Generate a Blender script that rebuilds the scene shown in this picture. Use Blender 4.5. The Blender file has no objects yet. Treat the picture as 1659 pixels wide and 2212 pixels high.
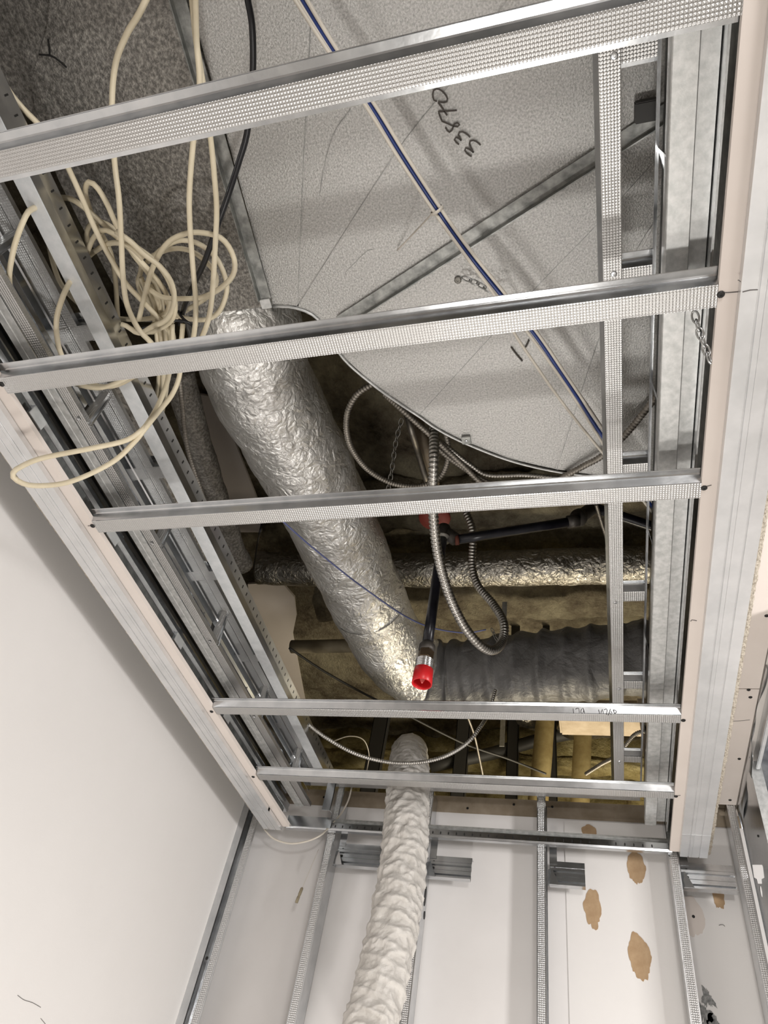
import bpy, bmesh, math, random
from mathutils import Vector, Matrix, noise

random.seed(7)
SC = bpy.context.scene
COL = SC.collection
PI = math.pi

# ------------------------------------------------------------------ camera
# camera station at (0, 0, EYE); the room is square to x (right), y (towards the far wall), z (up)
EYE = 1.5
R = Matrix(((0.96333691, -0.05715, -0.26213715),
            (0.21604186, 0.74457655, 0.63161038),
            (0.15908464, -0.66508618, 0.72962487)))
FPX, CU, CV = 1532.0, 829.5, 1106.0
cam = bpy.data.cameras.new('camera')
cam_o = bpy.data.objects.new('camera', cam)
COL.objects.link(cam_o)
r_, d_, f_ = R.col[0], R.col[1], R.col[2]
cam_o.matrix_world = Matrix(((r_[0], -d_[0], -f_[0], 0), (r_[1], -d_[1], -f_[1], 0),
                             (r_[2], -d_[2], -f_[2], EYE), (0, 0, 0, 1)))
cam.sensor_fit = 'VERTICAL'
cam.sensor_height = 36.0
cam.lens = FPX / 2212 * 36.0
cam.clip_start = 0.02
SC.camera = cam_o

# ------------------------------------------------------------------ light
world = bpy.data.worlds.new('world')
SC.world = world
world.use_nodes = True
world.node_tree.nodes['Background'].inputs[0].default_value = (1.0, 0.95, 0.9, 1)
world.node_tree.nodes['Background'].inputs[1].default_value = 0.05


def area(name, loc, aim, size, power, color, size_y=None):
    l = bpy.data.lights.new(name, 'AREA')
    l.energy = power
    l.color = color
    l.size = size
    if size_y:
        l.shape = 'RECTANGLE'
        l.size_y = size_y
    o = bpy.data.objects.new(name, l)
    COL.objects.link(o)
    o.location = loc
    o.rotation_euler = (Vector(aim) - Vector(loc)).to_track_quat('-Z', 'Y').to_euler()
    return o


# work light on a tripod in the right half of the room, flood on the floor, then added unseen fills: far floor, rear ceiling, void
area('tripod_work_light', (1.55, 1.0, EYE + 0.72), (-0.8, 2.2, EYE - 0.1), 0.26, 31, (1.0, 0.975, 0.955))
area('second_work_light', (0.62, -0.95, EYE + 0.72), (-0.2, 2.7, EYE + 0.1), 0.30, 20, (1.0, 0.975, 0.955))
area('floor_flood_light', (-0.10, 1.12, 0.3), (0.05, 0.95, 3), 0.17, 15, (1.0, 0.965, 0.92))
area('far_floor_fill', (-0.30, 2.15, 0.3), (-0.40, 2.20, 3), 0.30, 13, (1.0, 0.965, 0.92))  # unseen light added to brighten the silver duct from below
area('rear_ceiling_fill', (1.6, -1.6, EYE + 1.28), (1.6, -1.6, 0), 1.2, 44, (1.0, 0.965, 0.935), 0.6)  # unseen overhead light added for bounce off floor and walls
area('plenum_fill', (0.0, 3.72, EYE + 0.85), (0.0, 4.10, EYE + 2.6), 0.6, 40, (1.0, 0.89, 0.68))  # unseen warm light added to brighten the ceiling void

SC.view_settings.view_transform = 'Standard'
SC.view_settings.look = 'None'
SC.view_settings.exposure = 0.0
SC.view_settings.gamma = 1.0
SC.view_settings.use_curve_mapping = False
SC.cycles.max_bounces = 8


# ------------------------------------------------------------------ survey helper: the point where a sight line meets a known plane
def sight(u, v, x=None, y=None, z=None):
    d = R @ Vector(((u - CU) / FPX, (v - CV) / FPX, 1.0))
    k = z / d.z if z is not None else (y / d.y if y is not None else x / d.x)
    return Vector((d.x * k, d.y * k, d.z * k + EYE))


H = 1.147      # underside of the ceiling channels above the camera station
HL = 1.353     # underside of the older ceiling framing
HD = 1.56      # underside of the big sheet metal duct


# ------------------------------------------------------------------ materials
def mat(name):
    m = bpy.data.materials.new(name)
    m.use_nodes = True
    nt = m.node_tree
    b = nt.nodes['Principled BSDF']
    tc = nt.nodes.new('ShaderNodeTexCoord')
    return m, nt, b, tc


def nd(nt, kind, **kw):
    n = nt.nodes.new(kind)
    for k, v in kw.items():
        if k in n.inputs:
            n.inputs[k].default_value = v
        else:
            setattr(n, k, v)
    return n


def ramp(nt, src, stops):
    r = nt.nodes.new('ShaderNodeValToRGB')
    e = r.color_ramp.elements
    while len(e) < len(stops):
        e.new(0.5)
    for i, (p, c) in enumerate(stops):
        e[i].position = p
        e[i].color = (*c, 1) if len(c) == 3 else c
    nt.links.new(src, r.inputs[0])
    return r


def bump(nt, b, src, dist, strength=1.0, chain=None):
    n = nd(nt, 'ShaderNodeBump', Strength=strength, Distance=dist)
    nt.links.new(src, n.inputs['Height'])
    if chain:
        nt.links.new(chain.outputs[0], n.inputs['Normal'])
    nt.links.new(n.outputs[0], b.inputs['Normal'])
    return n


def noisy(name, c1, c2, scale, rough=0.5, metal=0.0, bdist=0.0, stops=(0.35, 0.65), detail=4, bscale=None, aniso=None, rvar=0.0, spec=0.5):
    """two-colour noise material with optional relief"""
    m, nt, b, tc = mat(name)
    n = nd(nt, 'ShaderNodeTexNoise', Scale=scale, Detail=detail, Roughness=0.6)
    src = tc.outputs['Object']
    if aniso:
        mp = nt.nodes.new('ShaderNodeMapping')
        mp.inputs['Scale'].default_value = aniso
        nt.links.new(src, mp.inputs[0])
        src = mp.outputs[0]
    nt.links.new(src, n.inputs['Vector'])
    r = ramp(nt, n.outputs[0], [(stops[0], c1), (stops[1], c2)])
    nt.links.new(r.outputs[0], b.inputs['Base Color'])
    b.inputs['Roughness'].default_value = rough
    b.inputs['Metallic'].default_value = metal
    b.inputs['Specular IOR Level'].default_value = spec
    if rvar:
        mr = nd(nt, 'ShaderNodeMapRange')
        mr.inputs['To Min'].default_value = rough - rvar
        mr.inputs['To Max'].default_value = rough + rvar
        nt.links.new(n.outputs[0], mr.inputs['Value'])
        nt.links.new(mr.outputs[0], b.inputs['Roughness'])
    if bdist:
        n2 = n
        if bscale:
            n2 = nd(nt, 'ShaderNodeTexNoise', Scale=bscale, Detail=5, Roughness=0.65)
            nt.links.new(tc.outputs['Object'], n2.inputs['Vector'])
        bump(nt, b, n2.outputs[0], bdist)
    return m


def plain(name, c, rough=0.5, metal=0.0, spec=0.5):
    return noisy(name, tuple(x * 0.93 for x in c), c, 9, rough, metal, spec=spec)


def knurl_material(name, c, pitch, depth, rough=0.34):
    m, nt, b, tc = mat(name)
    b.inputs['Metallic'].default_value = 1.0
    b.inputs['Roughness'].default_value = rough
    b.inputs['Base Color'].default_value = (*c, 1)
    sp = nt.nodes.new('ShaderNodeSeparateXYZ')
    nt.links.new(tc.outputs['Object'], sp.inputs[0])
    acc = None
    for i in range(3):
        mu = nd(nt, 'ShaderNodeMath', operation='MULTIPLY')
        mu.inputs[1].default_value = 2 * PI / pitch
        nt.links.new(sp.outputs[i], mu.inputs[0])
        co = nd(nt, 'ShaderNodeMath', operation='COSINE')
        nt.links.new(mu.outputs[0], co.inputs[0])
        if acc is None:
            acc = co
        else:
            ad = nd(nt, 'ShaderNodeMath', operation='ADD')
            nt.links.new(acc.outputs[0], ad.inputs[0])
            nt.links.new(co.outputs[0], ad.inputs[1])
            acc = ad
    mr = nd(nt, 'ShaderNodeMapRange')
    mr.inputs['From Min'].default_value = 0.2
    mr.inputs['From Max'].default_value = 3.0
    nt.links.new(acc.outputs[0], mr.inputs['Value'])
    bump(nt, b, mr.outputs[0], depth, 1.0)
    return m


M = {}
M['steel'] = noisy('galvanized_steel', (0.54, 0.555, 0.57), (0.66, 0.67, 0.68), 18, 0.23, 1.0, 0.0005, rvar=0.05, bscale=9)
M['sheen'] = noisy('smooth_new_steel', (0.52, 0.535, 0.55), (0.62, 0.635, 0.65), 14, 0.13, 1.0, 0.0003, rvar=0.04, bscale=7)
M['track'] = noisy('bright_track_steel', (0.70, 0.705, 0.71), (0.78, 0.78, 0.785), 12, 0.36, 0.8, 0.0003, rvar=0.05, bscale=8)
M['steel_flat'] = noisy('weathered_galvanized_steel', (0.52, 0.53, 0.52), (0.70, 0.70, 0.69), 60, 0.52, 0.85, 0.0003, rvar=0.08)
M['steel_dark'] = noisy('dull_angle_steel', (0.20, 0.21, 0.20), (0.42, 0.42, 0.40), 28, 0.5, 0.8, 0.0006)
M['pale'] = noisy('pale_coated_steel', (0.66, 0.68, 0.69), (0.76, 0.77, 0.78), 40, 0.55, 0.35, 0.0002)
M['bar'] = noisy('grey_angle_steel', (0.22, 0.225, 0.215), (0.46, 0.46, 0.44), 34, 0.55, 0.6, 0.0008)
M['knurl'] = knurl_material('knurled_steel', (0.58, 0.575, 0.565), 0.0052, 0.0007)
M['knurl_wall'] = knurl_material('knurled_wall_steel', (0.72, 0.72, 0.72), 0.0060, 0.0015, 0.34)
M['plate'] = noisy('spangled_sheet_metal', (0.38, 0.375, 0.36), (0.64, 0.63, 0.61), 230, 0.36, 0.96, 0.0016, rvar=0.10, detail=5, bscale=260)
M['lined'] = noisy('mottled_sheet_metal', (0.19, 0.18, 0.165), (0.46, 0.435, 0.395), 110, 0.55, 0.6, 0.004, stops=(0.40, 0.68), detail=4)
M['drywall'] = noisy('drywall_paper', (0.70, 0.63, 0.58), (0.74, 0.67, 0.62), 4, 0.85, 0, 0.0001, bscale=140, spec=0.2)
M['wall_paint'] = noisy('painted_drywall', (0.77, 0.745, 0.725), (0.79, 0.765, 0.745), 2.5, 0.6, 0, 0.0002, bscale=160, spec=0.35)
M['back_paper'] = noisy('drywall_back', (0.74, 0.715, 0.70), (0.78, 0.755, 0.74), 3, 0.75, 0, 0.0001, bscale=120, spec=0.25)
M['gypsum'] = noisy('broken_gypsum', (0.24, 0.20, 0.15), (0.46, 0.41, 0.34), 150, 0.9, 0, 0.006, stops=(0.3, 0.55))
M['tan_paper'] = noisy('torn_brown_paper', (0.38, 0.25, 0.14), (0.46, 0.32, 0.19), 30, 0.9)
M['grey_glue'] = noisy('grey_adhesive', (0.12, 0.12, 0.12), (0.35, 0.35, 0.34), 80, 0.8)
M['board'] = noisy('brown_board', (0.30, 0.24, 0.17), (0.40, 0.33, 0.25), 12, 0.85)
M['black'] = plain('black_ink', (0.012, 0.011, 0.010), 0.6)
M['marker'] = plain('marker_ink', (0.055, 0.045, 0.036), 0.6)
M['pencil'] = plain('pencil_lead', (0.10, 0.09, 0.085), 0.7)
M['cream'] = noisy('cream_cable_jacket', (0.64, 0.56, 0.40), (0.74, 0.66, 0.49), 14, 0.42)
M['white_cable'] = plain('white_cable_jacket', (0.66, 0.61, 0.53), 0.4)
M['black_cable'] = plain('black_cable_jacket', (0.012, 0.012, 0.014), 0.35)
M['blue_cable'] = plain('blue_cable_jacket', (0.02, 0.045, 0.20), 0.35)
M['blue_wire'] = plain('dusty_blue_wire', (0.12, 0.14, 0.30), 0.45)
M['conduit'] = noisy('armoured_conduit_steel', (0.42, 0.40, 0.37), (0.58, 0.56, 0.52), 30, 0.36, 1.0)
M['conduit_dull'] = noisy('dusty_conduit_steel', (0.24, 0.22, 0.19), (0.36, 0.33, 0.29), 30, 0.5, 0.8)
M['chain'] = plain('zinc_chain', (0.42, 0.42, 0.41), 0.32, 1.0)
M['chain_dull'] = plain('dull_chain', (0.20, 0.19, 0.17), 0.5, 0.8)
M['pipe'] = noisy('black_iron_pipe', (0.006, 0.006, 0.010), (0.016, 0.016, 0.022), 20, 0.28, 0.0)
M['pipe_fitting'] = noisy('iron_fitting', (0.05, 0.045, 0.042), (0.09, 0.08, 0.07), 30, 0.5, 0.4)
M['rust'] = plain('red_pipe_thread', (0.20, 0.06, 0.04), 0.7)
M['red'] = plain('red_plastic', (0.62, 0.018, 0.022), 0.35)
M['red_dull'] = plain('red_plastic_ring', (0.15, 0.018, 0.010), 0.7)
M['brass'] = plain('dull_brass', (0.34, 0.25, 0.17), 0.32, 1.0)
M['chrome'] = plain('bright_steel', (0.72, 0.72, 0.72), 0.18, 1.0)
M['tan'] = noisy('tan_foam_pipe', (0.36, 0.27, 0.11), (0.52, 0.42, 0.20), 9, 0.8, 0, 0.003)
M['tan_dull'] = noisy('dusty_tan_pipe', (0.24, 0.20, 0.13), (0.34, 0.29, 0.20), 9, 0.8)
M['dark_steel'] = plain('dark_painted_steel', (0.045, 0.043, 0.040), 0.6)
M['floor'] = noisy('concrete_floor', (0.34, 0.32, 0.29), (0.46, 0.44, 0.41), 3, 0.8, 0, 0.001)
M['ceil'] = noisy('ceiling_drywall', (0.66, 0.62, 0.58), (0.72, 0.68, 0.64), 3, 0.8)


def foil_material(name, c1, c2, rough, sc, dist, metal=1.0):
    m, nt, b, tc = mat(name)
    b.inputs['Metallic'].default_value = metal
    b.inputs['Roughness'].default_value = rough
    wn = nd(nt, 'ShaderNodeTexNoise', Scale=sc * 0.35, Detail=3)
    nt.links.new(tc.outputs['Object'], wn.inputs['Vector'])
    mix = nd(nt, 'ShaderNodeMix', data_type='VECTOR')
    mix.inputs[0].default_value = 0.12
    nt.links.new(tc.outputs['Object'], mix.inputs[4])
    nt.links.new(wn.outputs['Color'], mix.inputs[5])
    vo = nd(nt, 'ShaderNodeTexVoronoi', feature='DISTANCE_TO_EDGE', Scale=sc)
    nt.links.new(mix.outputs[1], vo.inputs['Vector'])
    n2 = nd(nt, 'ShaderNodeTexNoise', Scale=sc * 1.3, Detail=6, Roughness=0.6)
    nt.links.new(mix.outputs[1], n2.inputs['Vector'])
    ad = nd(nt, 'ShaderNodeMath', operation='ADD')
    nt.links.new(vo.outputs['Distance'], ad.inputs[0])
    nt.links.new(n2.outputs[0], ad.inputs[1])
    bump(nt, b, ad.outputs[0], dist, 0.9)
    r = ramp(nt, n2.outputs[0], [(0.3, c1), (0.7, c2)])
    nt.links.new(r.outputs[0], b.inputs['Base Color'])
    return m


M['foil'] = foil_material('crinkled_foil', (0.76, 0.75, 0.72), (0.93, 0.92, 0.90), 0.34, 34, 0.0065, 0.72)
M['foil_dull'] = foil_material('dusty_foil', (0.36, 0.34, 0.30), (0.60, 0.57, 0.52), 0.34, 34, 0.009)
M['grey_duct'] = foil_material('grey_duct_jacket', (0.13, 0.127, 0.125), (0.17, 0.166, 0.162), 0.48, 7, 0.02, 0.0)
M['white_duct'] = foil_material('white_duct_jacket', (0.56, 0.53, 0.49), (0.68, 0.65, 0.61), 0.45, 20, 0.008, 0.0)


def foam_material(name, cols, sc):
    m, nt, b, tc = mat(name)
    n = nd(nt, 'ShaderNodeTexNoise', Scale=sc, Detail=12, Roughness=0.74)
    nt.links.new(tc.outputs['Object'], n.inputs['Vector'])
    r = ramp(nt, n.outputs[0], cols)
    nt.links.new(r.outputs[0], b.inputs['Base Color'])
    b.inputs['Roughness'].default_value = 0.95
    b.inputs['Specular IOR Level'].default_value = 0.1
    n2 = nd(nt, 'ShaderNodeTexNoise', Scale=sc * 12, Detail=7, Roughness=0.75)
    nt.links.new(tc.outputs['Object'], n2.inputs['Vector'])
    bump(nt, b, n2.outputs[0], 0.06)
    return m


M['foam'] = foam_material('sprayed_fireproofing', [(0.36, (0.13, 0.10, 0.07)), (0.5, (0.40, 0.34, 0.24)), (0.62, (0.64, 0.57, 0.40))], 3.2)
M['foam_yellow'] = foam_material('yellow_sprayed_foam', [(0.36, (0.18, 0.13, 0.06)), (0.5, (0.54, 0.44, 0.20)), (0.62, (0.76, 0.66, 0.36))], 3.4)


# ------------------------------------------------------------------ mesh helpers
def empty(name, loc, label, cat, group=None):
    o = bpy.data.objects.new(name, None)
    COL.objects.link(o)
    o.location = loc
    o.empty_display_size = 0.05
    tag(o, label, cat, group)
    return o


def tag(o, label=None, cat=None, group=None, kind=None):
    for k, v in (('label', label), ('category', cat), ('group', group), ('kind', kind)):
        if v:
            o[k] = v
    return o


def world_loc(o):
    p = Vector(o.location)
    while o.parent:
        o = o.parent
        p += Vector(o.location)
    return p


def link(name, bm, m, parent=None, smooth=False, origin=None):
    """one mesh object; bm holds world coordinates"""
    bmesh.ops.recalc_face_normals(bm, faces=bm.faces)
    if origin is None:
        xs = [v.co for v in bm.verts]
        lo = Vector((min(c.x for c in xs), min(c.y for c in xs), min(c.z for c in xs)))
        hi = Vector((max(c.x for c in xs), max(c.y for c in xs), max(c.z for c in xs)))
        origin = Vector(((lo.x + hi.x) / 2, (lo.y + hi.y) / 2, lo.z))
    for v in bm.verts:
        v.co -= origin
    me = bpy.data.meshes.new(name)
    bm.to_mesh(me)
    bm.free()
    me.materials.append(m)
    if smooth:
        me.polygons.foreach_set('use_smooth', [True] * len(me.polygons))
    o = bpy.data.objects.new(name, me)
    COL.objects.link(o)
    if parent:
        o.parent = parent
        o.location = origin - world_loc(parent)
    else:
        o.location = origin
    return o


def add_prism(bm, loop, p0, p1, up):
    """closed 2D loop (s, u) swept from p0 to p1; u along up, s along up x direction"""
    p0, p1 = Vector(p0), Vector(p1)
    d = (p1 - p0).normalized()
    up = Vector(up)
    up = (up - d * up.dot(d)).normalized()
    s = up.cross(d)
    a = [bm.verts.new(p0 + s * q[0] + up * q[1]) for q in loop]
    b = [bm.verts.new(p1 + s * q[0] + up * q[1]) for q in loop]
    n = len(loop)
    for i in range(n):
        bm.faces.new((a[i], a[(i + 1) % n], b[(i + 1) % n], b[i]))
    return a, b


def sheet_loop(pts, t):
    """offset an open polyline to a closed thin loop"""
    out = []
    n = len(pts)
    for i in range(n):
        nrm = Vector((0, 0))
        for j in (i - 1, i):
            if 0 <= j < n - 1:
                e = Vector((pts[j + 1][0] - pts[j][0], pts[j + 1][1] - pts[j][1])).normalized()
                nrm += Vector((-e.y, e.x))
        nrm.normalize()
        out.append((pts[i][0] + nrm.x * t, pts[i][1] + nrm.y * t))
    return list(pts) + out[::-1]


def add_sheet(bm, pts, p0, p1, up, t=0.0012):
    loop = sheet_loop(pts, t)
    a, b = add_prism(bm, loop, p0, p1, up)
    n = len(pts)
    m = len(loop)
    for ring in (a, b):
        for i in range(n - 1):
            try:
                bm.faces.new((ring[i], ring[i + 1], ring[m - 2 - i], ring[m - 1 - i]))
            except ValueError:
                pass


def sheet(name, pts, p0, p1, up, m, parent=None, t=0.0012):
    bm = bmesh.new()
    add_sheet(bm, pts, p0, p1, up, t)
    return link(name, bm, m, parent)


def add_box(bm, lo, hi):
    lo, hi = Vector(lo), Vector(hi)
    vs = [bm.verts.new((x, y, z)) for x in (lo.x, hi.x) for y in (lo.y, hi.y) for z in (lo.z, hi.z)]
    for f in ((0, 1, 3, 2), (4, 6, 7, 5), (0, 4, 5, 1), (2, 3, 7, 6), (0, 2, 6, 4), (1, 5, 7, 3)):
        bm.faces.new([vs[i] for i in f])


def box(name, lo, hi, m, parent=None, bevel=0.0):
    bm = bmesh.new()
    add_box(bm, lo, hi)
    if bevel:
        bmesh.ops.bevel(bm, geom=bm.edges[:], offset=bevel, segments=2, affect='EDGES')
    return link(name, bm, m, parent)


def spline(pts, step):
    """Catmull-Rom through the points, resampled at about `step`"""
    pts = [Vector(p) for p in pts]
    if len(pts) == 2:
        n = max(1, int((pts[1] - pts[0]).length / step))
        return [pts[0].lerp(pts[1], i / n) for i in range(n + 1)]
    dense = []
    for i in range(len(pts) - 1):
        a = pts[i - 1] if i else pts[0] * 2 - pts[1]
        b, c = pts[i], pts[i + 1]
        d = pts[i + 2] if i + 2 < len(pts) else pts[-1] * 2 - pts[-2]
        for k in range(16):
            t = k / 16
            dense.append(0.5 * ((2 * b) + (c - a) * t + (2 * a - 5 * b + 4 * c - d) * t * t + (3 * b - a - 3 * c + d) * t ** 3))
    dense.append(pts[-1])
    ln = [0.0]
    for i in range(1, len(dense)):
        ln.append(ln[-1] + (dense[i] - dense[i - 1]).length)
    n = max(2, int(round(ln[-1] / step)))
    out, j = [], 0
    for i in range(n + 1):
        s = ln[-1] * i / n
        while j < len(ln) - 2 and ln[j + 1] < s:
            j += 1
        w = (s - ln[j]) / max(1e-9, ln[j + 1] - ln[j])
        out.append(dense[j].lerp(dense[j + 1], min(1, max(0, w))))
    return out


def add_tube(bm, path, rad, seg=8, cap=True):
    """rad: number or f(i, n, angle, point)"""
    n = len(path)
    t0 = (path[1] - path[0]).normalized()
    ref = Vector((0, 0, 1)) if abs(t0.z) < 0.9 else Vector((1, 0, 0))
    nrm = (ref - t0 * ref.dot(t0)).normalized()
    rings = []
    for i in range(n):
        t = (path[min(i + 1, n - 1)] - path[max(i - 1, 0)]).normalized()
        nrm = (nrm - t * nrm.dot(t)).normalized()
        bn = t.cross(nrm)
        ring = []
        for k in range(seg):
            a = 2 * PI * k / seg
            dirv = nrm * math.cos(a) + bn * math.sin(a)
            rr = rad(i, n, a, path[i], dirv) if callable(rad) else rad
            ring.append(bm.verts.new(path[i] + dirv * rr))
        rings.append(ring)
    for i in range(n - 1):
        for k in range(seg):
            bm.faces.new((rings[i][k], rings[i][(k + 1) % seg], rings[i + 1][(k + 1) % seg], rings[i + 1][k]))
    if cap:
        bm.faces.new(rings[0][::-1])
        bm.faces.new(rings[-1])


def lead_in(pts, length=0.8):
    """carry a cable on past its first point"""
    pts = [Vector(p) for p in pts]
    d = pts[0] - pts[1]
    d.z = 0
    return [pts[0] + d.normalized() * length, pts[0] + d.normalized() * length * 0.4] + pts


def tube(name, pts, r, m, parent=None, step=0.015, seg=8, label=None, cat=None, group=None):
    bm = bmesh.new()
    add_tube(bm, spline(pts, step), r, seg)
    o = link(name, bm, m, parent, smooth=True)
    return tag(o, label, cat, group)


def conduit(name, pts, r, m, label, group, pitch=0.0085, seg=9):
    """armoured cable: one ridge every `pitch`"""
    path = spline(pts, pitch / 4)
    prof = (0.80, 0.98, 1.08, 0.98)
    bm = bmesh.new()
    add_tube(bm, path, lambda i, n, a, p, d: r * prof[i % 4], seg)
    return tag(link(name, bm, m, None, smooth=True), label, 'conduit', group)


def add_lathe(bm, prof, base, axis, seg=20, cap=True):
    """prof: (radius, height) along axis from base"""
    base, ax = Vector(base), Vector(axis).normalized()
    ref = Vector((1, 0, 0)) if abs(ax.x) < 0.9 else Vector((0, 1, 0))
    e1 = (ref - ax * ref.dot(ax)).normalized()
    e2 = ax.cross(e1)
    rings = []
    for r, h in prof:
        rings.append([bm.verts.new(base + ax * h + (e1 * math.cos(2 * PI * k / seg) + e2 * math.sin(2 * PI * k / seg)) * max(r, 1e-5)) for k in range(seg)])
    for i in range(len(rings) - 1):
        for k in range(seg):
            bm.faces.new((rings[i][k], rings[i][(k + 1) % seg], rings[i + 1][(k + 1) % seg], rings[i + 1][k]))
    if cap:
        bm.faces.new(rings[0][::-1])
        bm.faces.new(rings[-1])


def lathe(name, prof, base, axis, m, parent=None, seg=20, smooth=True, cap=True):
    bm = bmesh.new()
    add_lathe(bm, prof, base, axis, seg, cap)
    return link(name, bm, m, parent, smooth=smooth)


def screw(parent, p, axis, r=0.0042, m=None):
    """pan head with a recessed middle"""
    bm = bmesh.new()
    add_lathe(bm, [(r, 0), (r, 0.0008), (r * 0.75, 0.0022), (r * 0.35, 0.0024), (r * 0.3, 0.0012)], p, axis, 10)
    return link('screw', bm, m or M['steel'], parent, smooth=False)


def stroke(name, pts, r, m, parent, off=(0, 0, 0)):
    """drawn line: a flat thin ribbon-like tube lying on a surface"""
    bm = bmesh.new()
    add_tube(bm, spline([Vector(p) + Vector(off) for p in pts], 0.006), r, 5)
    return link(name, bm, m, parent)


def blob(name, c, rx, rz, axis_a, axis_b, nrm, m, parent, seed, rough=0.25, t=0.0012, n=56):
    """thin ragged patch"""
    a, b, nn = Vector(axis_a), Vector(axis_b), Vector(nrm)
    bm = bmesh.new()
    front, back = [], []
    for k in range(n):
        th = 2 * PI * k / n
        q = 1 + rough * noise.noise(Vector((math.cos(th) * 1.6 + seed * 7.3, math.sin(th) * 1.6, seed))) * 1.6
        q += rough * 0.9 * noise.noise(Vector((math.cos(th) * 6 + seed * 3.1, math.sin(th) * 6, seed + 4))) * (1.4 if math.sin(th) < -0.5 else 0.5)
        p = Vector(c) + a * (rx * q * math.cos(th)) + b * (rz * q * math.sin(th))
        front.append(bm.verts.new(p + nn * t))
        back.append(bm.verts.new(p))
    bm.faces.new(front)
    bm.faces.new(back[::-1])
    for k in range(n):
        bm.faces.new((front[k], back[k], back[(k + 1) % n], front[(k + 1) % n]))
    return link(name, bm, m, parent)


# ================================================================== ROOM
def structure(name, o):
    o.name = name
    o['kind'] = 'structure'
    return o


YW = 2.71          # face of the far drywall
XL = -1.385        # face of the left drywall
ZC = EYE + 1.335   # old ceiling height
structure('floor', box('floor', (-1.6, -4.0, -0.1), (3.6, 2.9, 0), M['floor']))
wl = structure('wall_left', box('wall_left', (XL - 0.016, -4.0, 0), (XL, 2.605, EYE + 1.5), M['wall_paint']))
structure('wall_rear', box('wall_rear', (-1.6, -4.1, 0), (3.6, -4.0, ZC), M['wall_paint']))
structure('wall_right', box('wall_right', (3.5, -4.0, 0), (3.6, 2.9, ZC), M['wall_paint']))
wb = structure('wall_back', box('wall_back', (-1.42, YW, 0), (3.5, YW + 0.016, EYE + 1.296), M['back_paper']))
# darker unpainted strip along the top of the far wall, and a lapped sheet on its right half
box('top_strip', (-1.42, YW + 0.002, EYE + 1.296), (3.5, YW + 0.016, ZC + 0.03), M['board'], wb)
box('lapped_sheet', (sight(1224, 1960, y=YW).x, YW - 0.004, 0), (3.5, YW + 0.0005, EYE + 1.290), M['wall_paint'], wb)
# ceilings of the room outside the opening
cl = structure('ceiling', box('ceiling', (0.485, -4.0, ZC), (3.5, 2.70, ZC + 0.016), M['ceil']))
box('rear_ceiling_sheet', (-1.38, -4.0, ZC), (0.483, -0.72, ZC + 0.016), M['ceil'], cl)

# torn paper on the far wall
for i, (u, v, a, b) in enumerate([(1375, 1874, 0.030, 0.054), (1280, 1964, 0.029, 0.060), (1382, 2065, 0.036, 0.066),
                                  (1272, 1798, 0.026, 0.030), (1553, 1940, 0.018, 0.036)]):
    blob('torn_paper_patch', sight(u, v, y=YW - 0.004), a, b, (1, 0, 0), (0, 0, 1), (0, -1, 0), M['tan_paper'], wb, i + 1.3, 0.16)
blob('faded_patch', sight(1490, 1978, y=YW - 0.004), 0.045, 0.06, (1, 0, 0), (0, 0, 1), (0, -1, 0), M['drywall'], wb, 9.1, 0.12)
for i, (u, v, a, b) in enumerate([(1528, 2155, 0.020, 0.034), (1520, 2190, 0.022, 0.030), (1538, 2215, 0.03, 0.03)]):
    blob('adhesive_smear', sight(u, v, y=YW - 0.0045), a, b, (1, 0, 0), (0, 0, 1), (0, -1, 0), M['grey_glue'], wb, i + 20.7, 0.5)
screw(wb, sight(1498, 1980, y=YW - 0.005), (0, -1, 0), 0.005, M['black'])
for u, v in ((1010, 1746), (1110, 1738), (1193, 1743), (700, 1722)):
    screw(wb, sight(u, v, y=YW + 0.002), (0, -1, 0), 0.005, M['black'])
stroke('pencil_mark', [sight(1553, 1999, y=YW - 0.005), sight(1560, 1997, y=YW - 0.005), sight(1566, 2001, y=YW - 0.005)], 0.0008, M['pencil'], wb)
stroke('pencil_mark', [sight(1178, 1743, y=YW + 0.001), sight(1193, 1744, y=YW + 0.001)], 0.001, M['pencil'], wb)
# scuffs on the left wall
for pts in ([(38, 2150), (52, 2160), (70, 2166), (88, 2176)], [(88, 2200), (98, 2212)]):
    stroke('pencil_mark', [sight(u, v, x=XL + 0.0005) for u, v in pts], 0.0006, M['pencil'], wl)

# ------------------------------------------------------------------ wall studs
STUD_L = [(0.026, 0.010), (0.026, 0.0), (0.0, 0.0), (0.0, 0.08), (0.030, 0.08), (0.030, 0.070)]


def wall_stud(x0, x1, web_left, label, ztop=ZC, y0=2.62, depth=0.078):
    """C stud: flange towards the room, web on one side"""
    w = x1 - x0
    bm = bmesh.new()
    xw = x0 if web_left else x1
    xo = x1 if web_left else x0
    pts = [(x0, y0), (x1, y0)]
    th = 0.0013
    # web, back flange, returns
    add_box(bm, (min(xw, xw + (th if web_left else -th)), y0, 0), (max(xw, xw + (th if web_left else -th)), y0 + depth, ztop))
    add_box(bm, (x0, y0 + depth - th, 0), (x1, y0 + depth, ztop))
    add_box(bm, (min(xo, xo + (-th if web_left else th)), y0, 0), (max(xo, xo + (-th if web_left else th)), y0 + 0.009, ztop))
    xm = xw + (0.006 if web_left else -0.006) * 0
    o = link('wall_stud', bm, M['steel'])
    tag(o, label, 'stud', 'vertical steel studs of the far wall')
    # flange: smooth edges and a knurled band
    e = 0.004
    box('smooth_edge', (x0, y0 - th, 0), (x0 + e, y0, ztop), M['steel'], o)
    box('smooth_edge', (x1 - e, y0 - th, 0), (x1, y0, ztop), M['steel'], o)
    box('knurled_flange', (x0 + e, y0 - th * 0.6, 0), (x1 - e, y0, ztop), M['knurl_wall'], o)
    return o


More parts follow.
